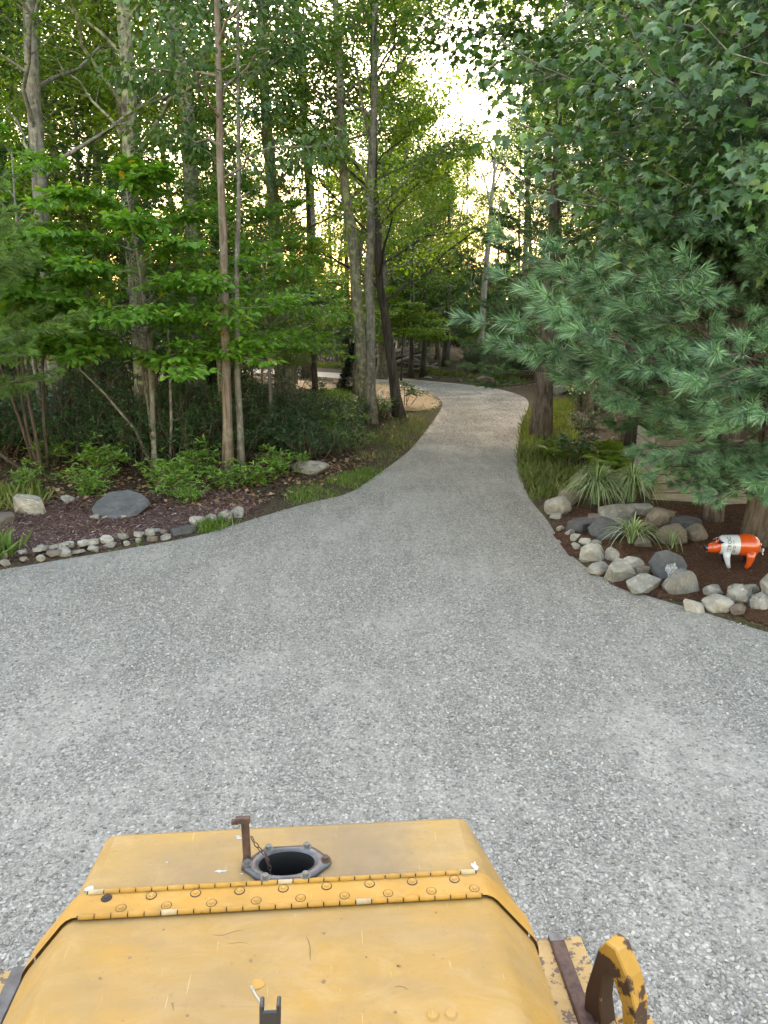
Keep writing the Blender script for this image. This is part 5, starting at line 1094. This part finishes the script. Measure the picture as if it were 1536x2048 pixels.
# rear panel
mb = MB(); pr = [profile(.403, .1, .125, .6), profile(.4, .104, .127, .6), profile(.36, .16, .17, .6, .03)]
loft(mb, [[(x, z - .002) for x, z in pr[0]], pr[0], pr[1], pr[2]], [y1h + .004, y1h - .006, -.45, -1.15]); rp = mb.obj('rear_panel', yl_rear, hood, True)
for x in (.255, .285):
    mb = MB(); mb.tube([(x, -.478, .0), (x, -.478, .004)], [.011, .008], 12); mb.obj('rivet', yl_rear, rp)
# worn spot and scratches on the rear panel
mb = MB(); rr3 = random.Random(8); mb.prism([(-.035 + math.cos(a) * .015 * rr3.uniform(.6, 1.3), -.397 + math.sin(a) * .01 * rr3.uniform(.6, 1.3)) for a in np.arange(0, 2 * PI, .4)], 0.0003, .0009); mb.obj('fresh_paint_dab', yl_strip, rp)
mb = MB(); mb.tube([(-.045, -.402, .001), (-.035, -.42, .001), (-.022, -.44, .001), (-.014, -.462, .001)], [.002, .0016, .0022, .0008], 4); mb.obj('bird_dropping', m_white, rp)
for k_, (xa, ya, xb, yb_, w_) in enumerate(((.045, -.305, .058, -.36, .0011), (-.13, -.288, -.07, -.282, .0004), (-.1, -.305, -.06, -.312, .0003), (-.17, -.42, -.171, -.435, .001), (.2, -.42, .22, -.425, .0006))):
    tq = np.linspace(0, 1, 7); pq = np.stack([xa + (xb - xa) * tq + .003 * np.sin(tq * 5 + k_), ya + (yb_ - ya) * tq + .003 * np.cos(tq * 6 + k_), np.full(7, .0003)], 1)
    mb = MB(); mb.tube(pq, w_ * np.array([.4, .8, 1, .9, 1, .7, .3]), 4); mb.obj('scratch', m_scr, rp)
for k_ in range(16):
    x_, y_ = rr3.uniform(-.34, .34), rr3.uniform(-.5, -.26); r_ = rr3.uniform(.0012, .004)
    mb = MB(); mb.prism([(x_ + math.cos(q) * r_ * rr3.uniform(.6, 1.3), y_ + math.sin(q) * r_ * rr3.uniform(.5, 1.1)) for q in np.arange(0, 6.2, .7)], .0002, .0006); mb.obj('paint_pit', m_scr, rp)
for (cx_, cy_, lx, ly) in ((-.388, -.155, .009, .012), (.388, -.15, .008, .014), (.366, -.164, .016, .003), (-.1, -.027, .016, .004), (-.112, -.02, .006, .002), (-.135, -.124, .014, .004), (-.09, -.135, .004, .003), (.1, -.163, .006, .004), (.2, -.16, .004, .002), (-.25, -.09, .003, .002)):
    mb = MB(); mb.prism([(cx_ + math.cos(q) * lx * rr3.uniform(.45, 1.25), cy_ + math.sin(q) * ly * rr3.uniform(.45, 1.25)) for q in np.arange(0, 2 * PI - .1, .33)], .0003, .0007); mb.obj('bare_paint_chip', m_white, fp)
# black channel rising in front of the driver
mb = MB(); mb.box((-.012, 0, .06), (.006, .02, .18)); mb.box((.012, 0, .06), (.006, .02, .18)); mb.box((0, -.008, .056), (.024, .006, .17))
ch = mb.obj('channel_bracket', M['black'], hood); ch.location = (.0, -.585, .0); ch.rotation_euler = (R(-8), R(2), 0); bevel_mesh(ch.data, .002, 1)
# fender ledges on both sides with a dark wear strip
for sg, nm in ((1, 'right'), (-1, 'left')):
    mb = MB(); mb.box((sg * .615, -.55, -.36), (.15, 1.12, .02)); led = mb.obj('fender_ledge', yl_speck, hood); bevel_mesh(led.data, .006, 2)
    mb = MB(); mb.box((sg * .625, -.545, -.346), (.035, 1.11, .012)); o = mb.obj('wear_strip', M['rusty'] if sg > 0 else M['steel_dark'], led); bevel_mesh(o.data, .003, 1)
    if sg > 0:
        mb = MB(); mb.box((.625, -.002, -.3425), (.034, .02, .006)); mb.obj('primer_end', M['bolt'], led)
    mb = MB(); mb.box((sg * .5, -.72, -.62), (.035, 1.0, .5)); mb.obj('side_skirt', yl_rear, hood)
# lifting lug: thick plate loop with a long hole
def lug():
    out = [(-.075, -.3), (-.06, -.12), (-.03, 0), (-.012, .03), (.012, .03), (.045, -.02), (.062, -.075), (.062, -.3)]
    hole = [(-.012, -.19), (-.022, -.13), (-.016, -.06), (-.006, -.035), (.008, -.045), (.03, -.09), (.034, -.15), (.03, -.2), (.012, -.215)]
    bm = bmesh.new()
    for lp in (out, hole):
        vv = [bm.verts.new((x, 0, z)) for x, z in lp]
        for i in range(len(vv)): bm.edges.new((vv[i], vv[(i + 1) % len(vv)]))
    bmesh.ops.triangle_fill(bm, use_beauty=True, edges=bm.edges); r = bmesh.ops.extrude_face_region(bm, geom=bm.faces[:])
    for v in r['geom']:
        if isinstance(v, bmesh.types.BMVert): v.co.y += .045
    bmesh.ops.recalc_face_normals(bm, faces=bm.faces); me = bpy.data.meshes.new('lifting_lug'); bm.to_mesh(me); bm.free(); me.materials.append(yl_lug); return me
o = link('lifting_lug', lug(), hood); o.location = (.655, -.235, -.165); o.rotation_euler = (0, R(-4), R(-58)); bevel_mesh(o.data, .003, 1)
mb = MB(); mb.box((.70, -.3, -.47), (.2, .3, .1)); mb.obj('lug_base', yl_chip, hood)
o = link('lifting_lug', o.data, hood); o.location = (-.70, -.31, -.24); o.rotation_euler = (0, 0, R(38)); o.scale = (.8, .6, .6)
# chassis and wheels under the hood
mb = MB(); mb.box((0, -.75, .75), (.84, 1.5, .5)); mb.obj('chassis', M['steel_dark'], mach)
for sx in (-1, 1):
    for yy in (-.42, -1.5):
        mb = MB(); mb.tube([(sx * .3, yy, .45), (sx * .33, yy, .45), (sx * .52, yy, .45), (sx * .55, yy, .45)], [.38, .45, .45, .38], 28); w_ = mb.obj('wheel', M['black'], mach, True)
        mb = MB(); mb.tube([(sx * .54, yy, .45), (sx * .556, yy, .45)], [.22, .2], 20); mb.obj('hub', yl_rear, w_)

# ------------------------------------------------------------------ alike things told apart by their order across the view
ONES = ['', 'first', 'second', 'third', 'fourth', 'fifth', 'sixth', 'seventh', 'eighth', 'ninth', 'tenth', 'eleventh', 'twelfth', 'thirteenth', 'fourteenth', 'fifteenth', 'sixteenth', 'seventeenth', 'eighteenth', 'nineteenth']
TENS = {2: ('twentieth', 'twenty'), 3: ('thirtieth', 'thirty'), 4: ('fortieth', 'forty'), 5: ('fiftieth', 'fifty'), 6: ('sixtieth', 'sixty')}
def ordinal(k): return ONES[k] if k < 20 else (TENS[k // 10][0] if k % 10 == 0 else TENS[k // 10][1] + '-' + ONES[k % 10])
same = {}
for o in col.objects:
    if o.parent is None and o.get('group'): same.setdefault(o['label'], []).append(o)
for lb, obs in same.items():
    if len(obs) < 2: continue
    obs.sort(key=lambda o: o.location.x / max(o.location.y, .5))
    for k, o in enumerate(obs): o['label'] = lb + ', ' + ('leftmost' if k == 0 else 'rightmost' if k == len(obs) - 1 else ordinal(k + 1) + ' from the left')
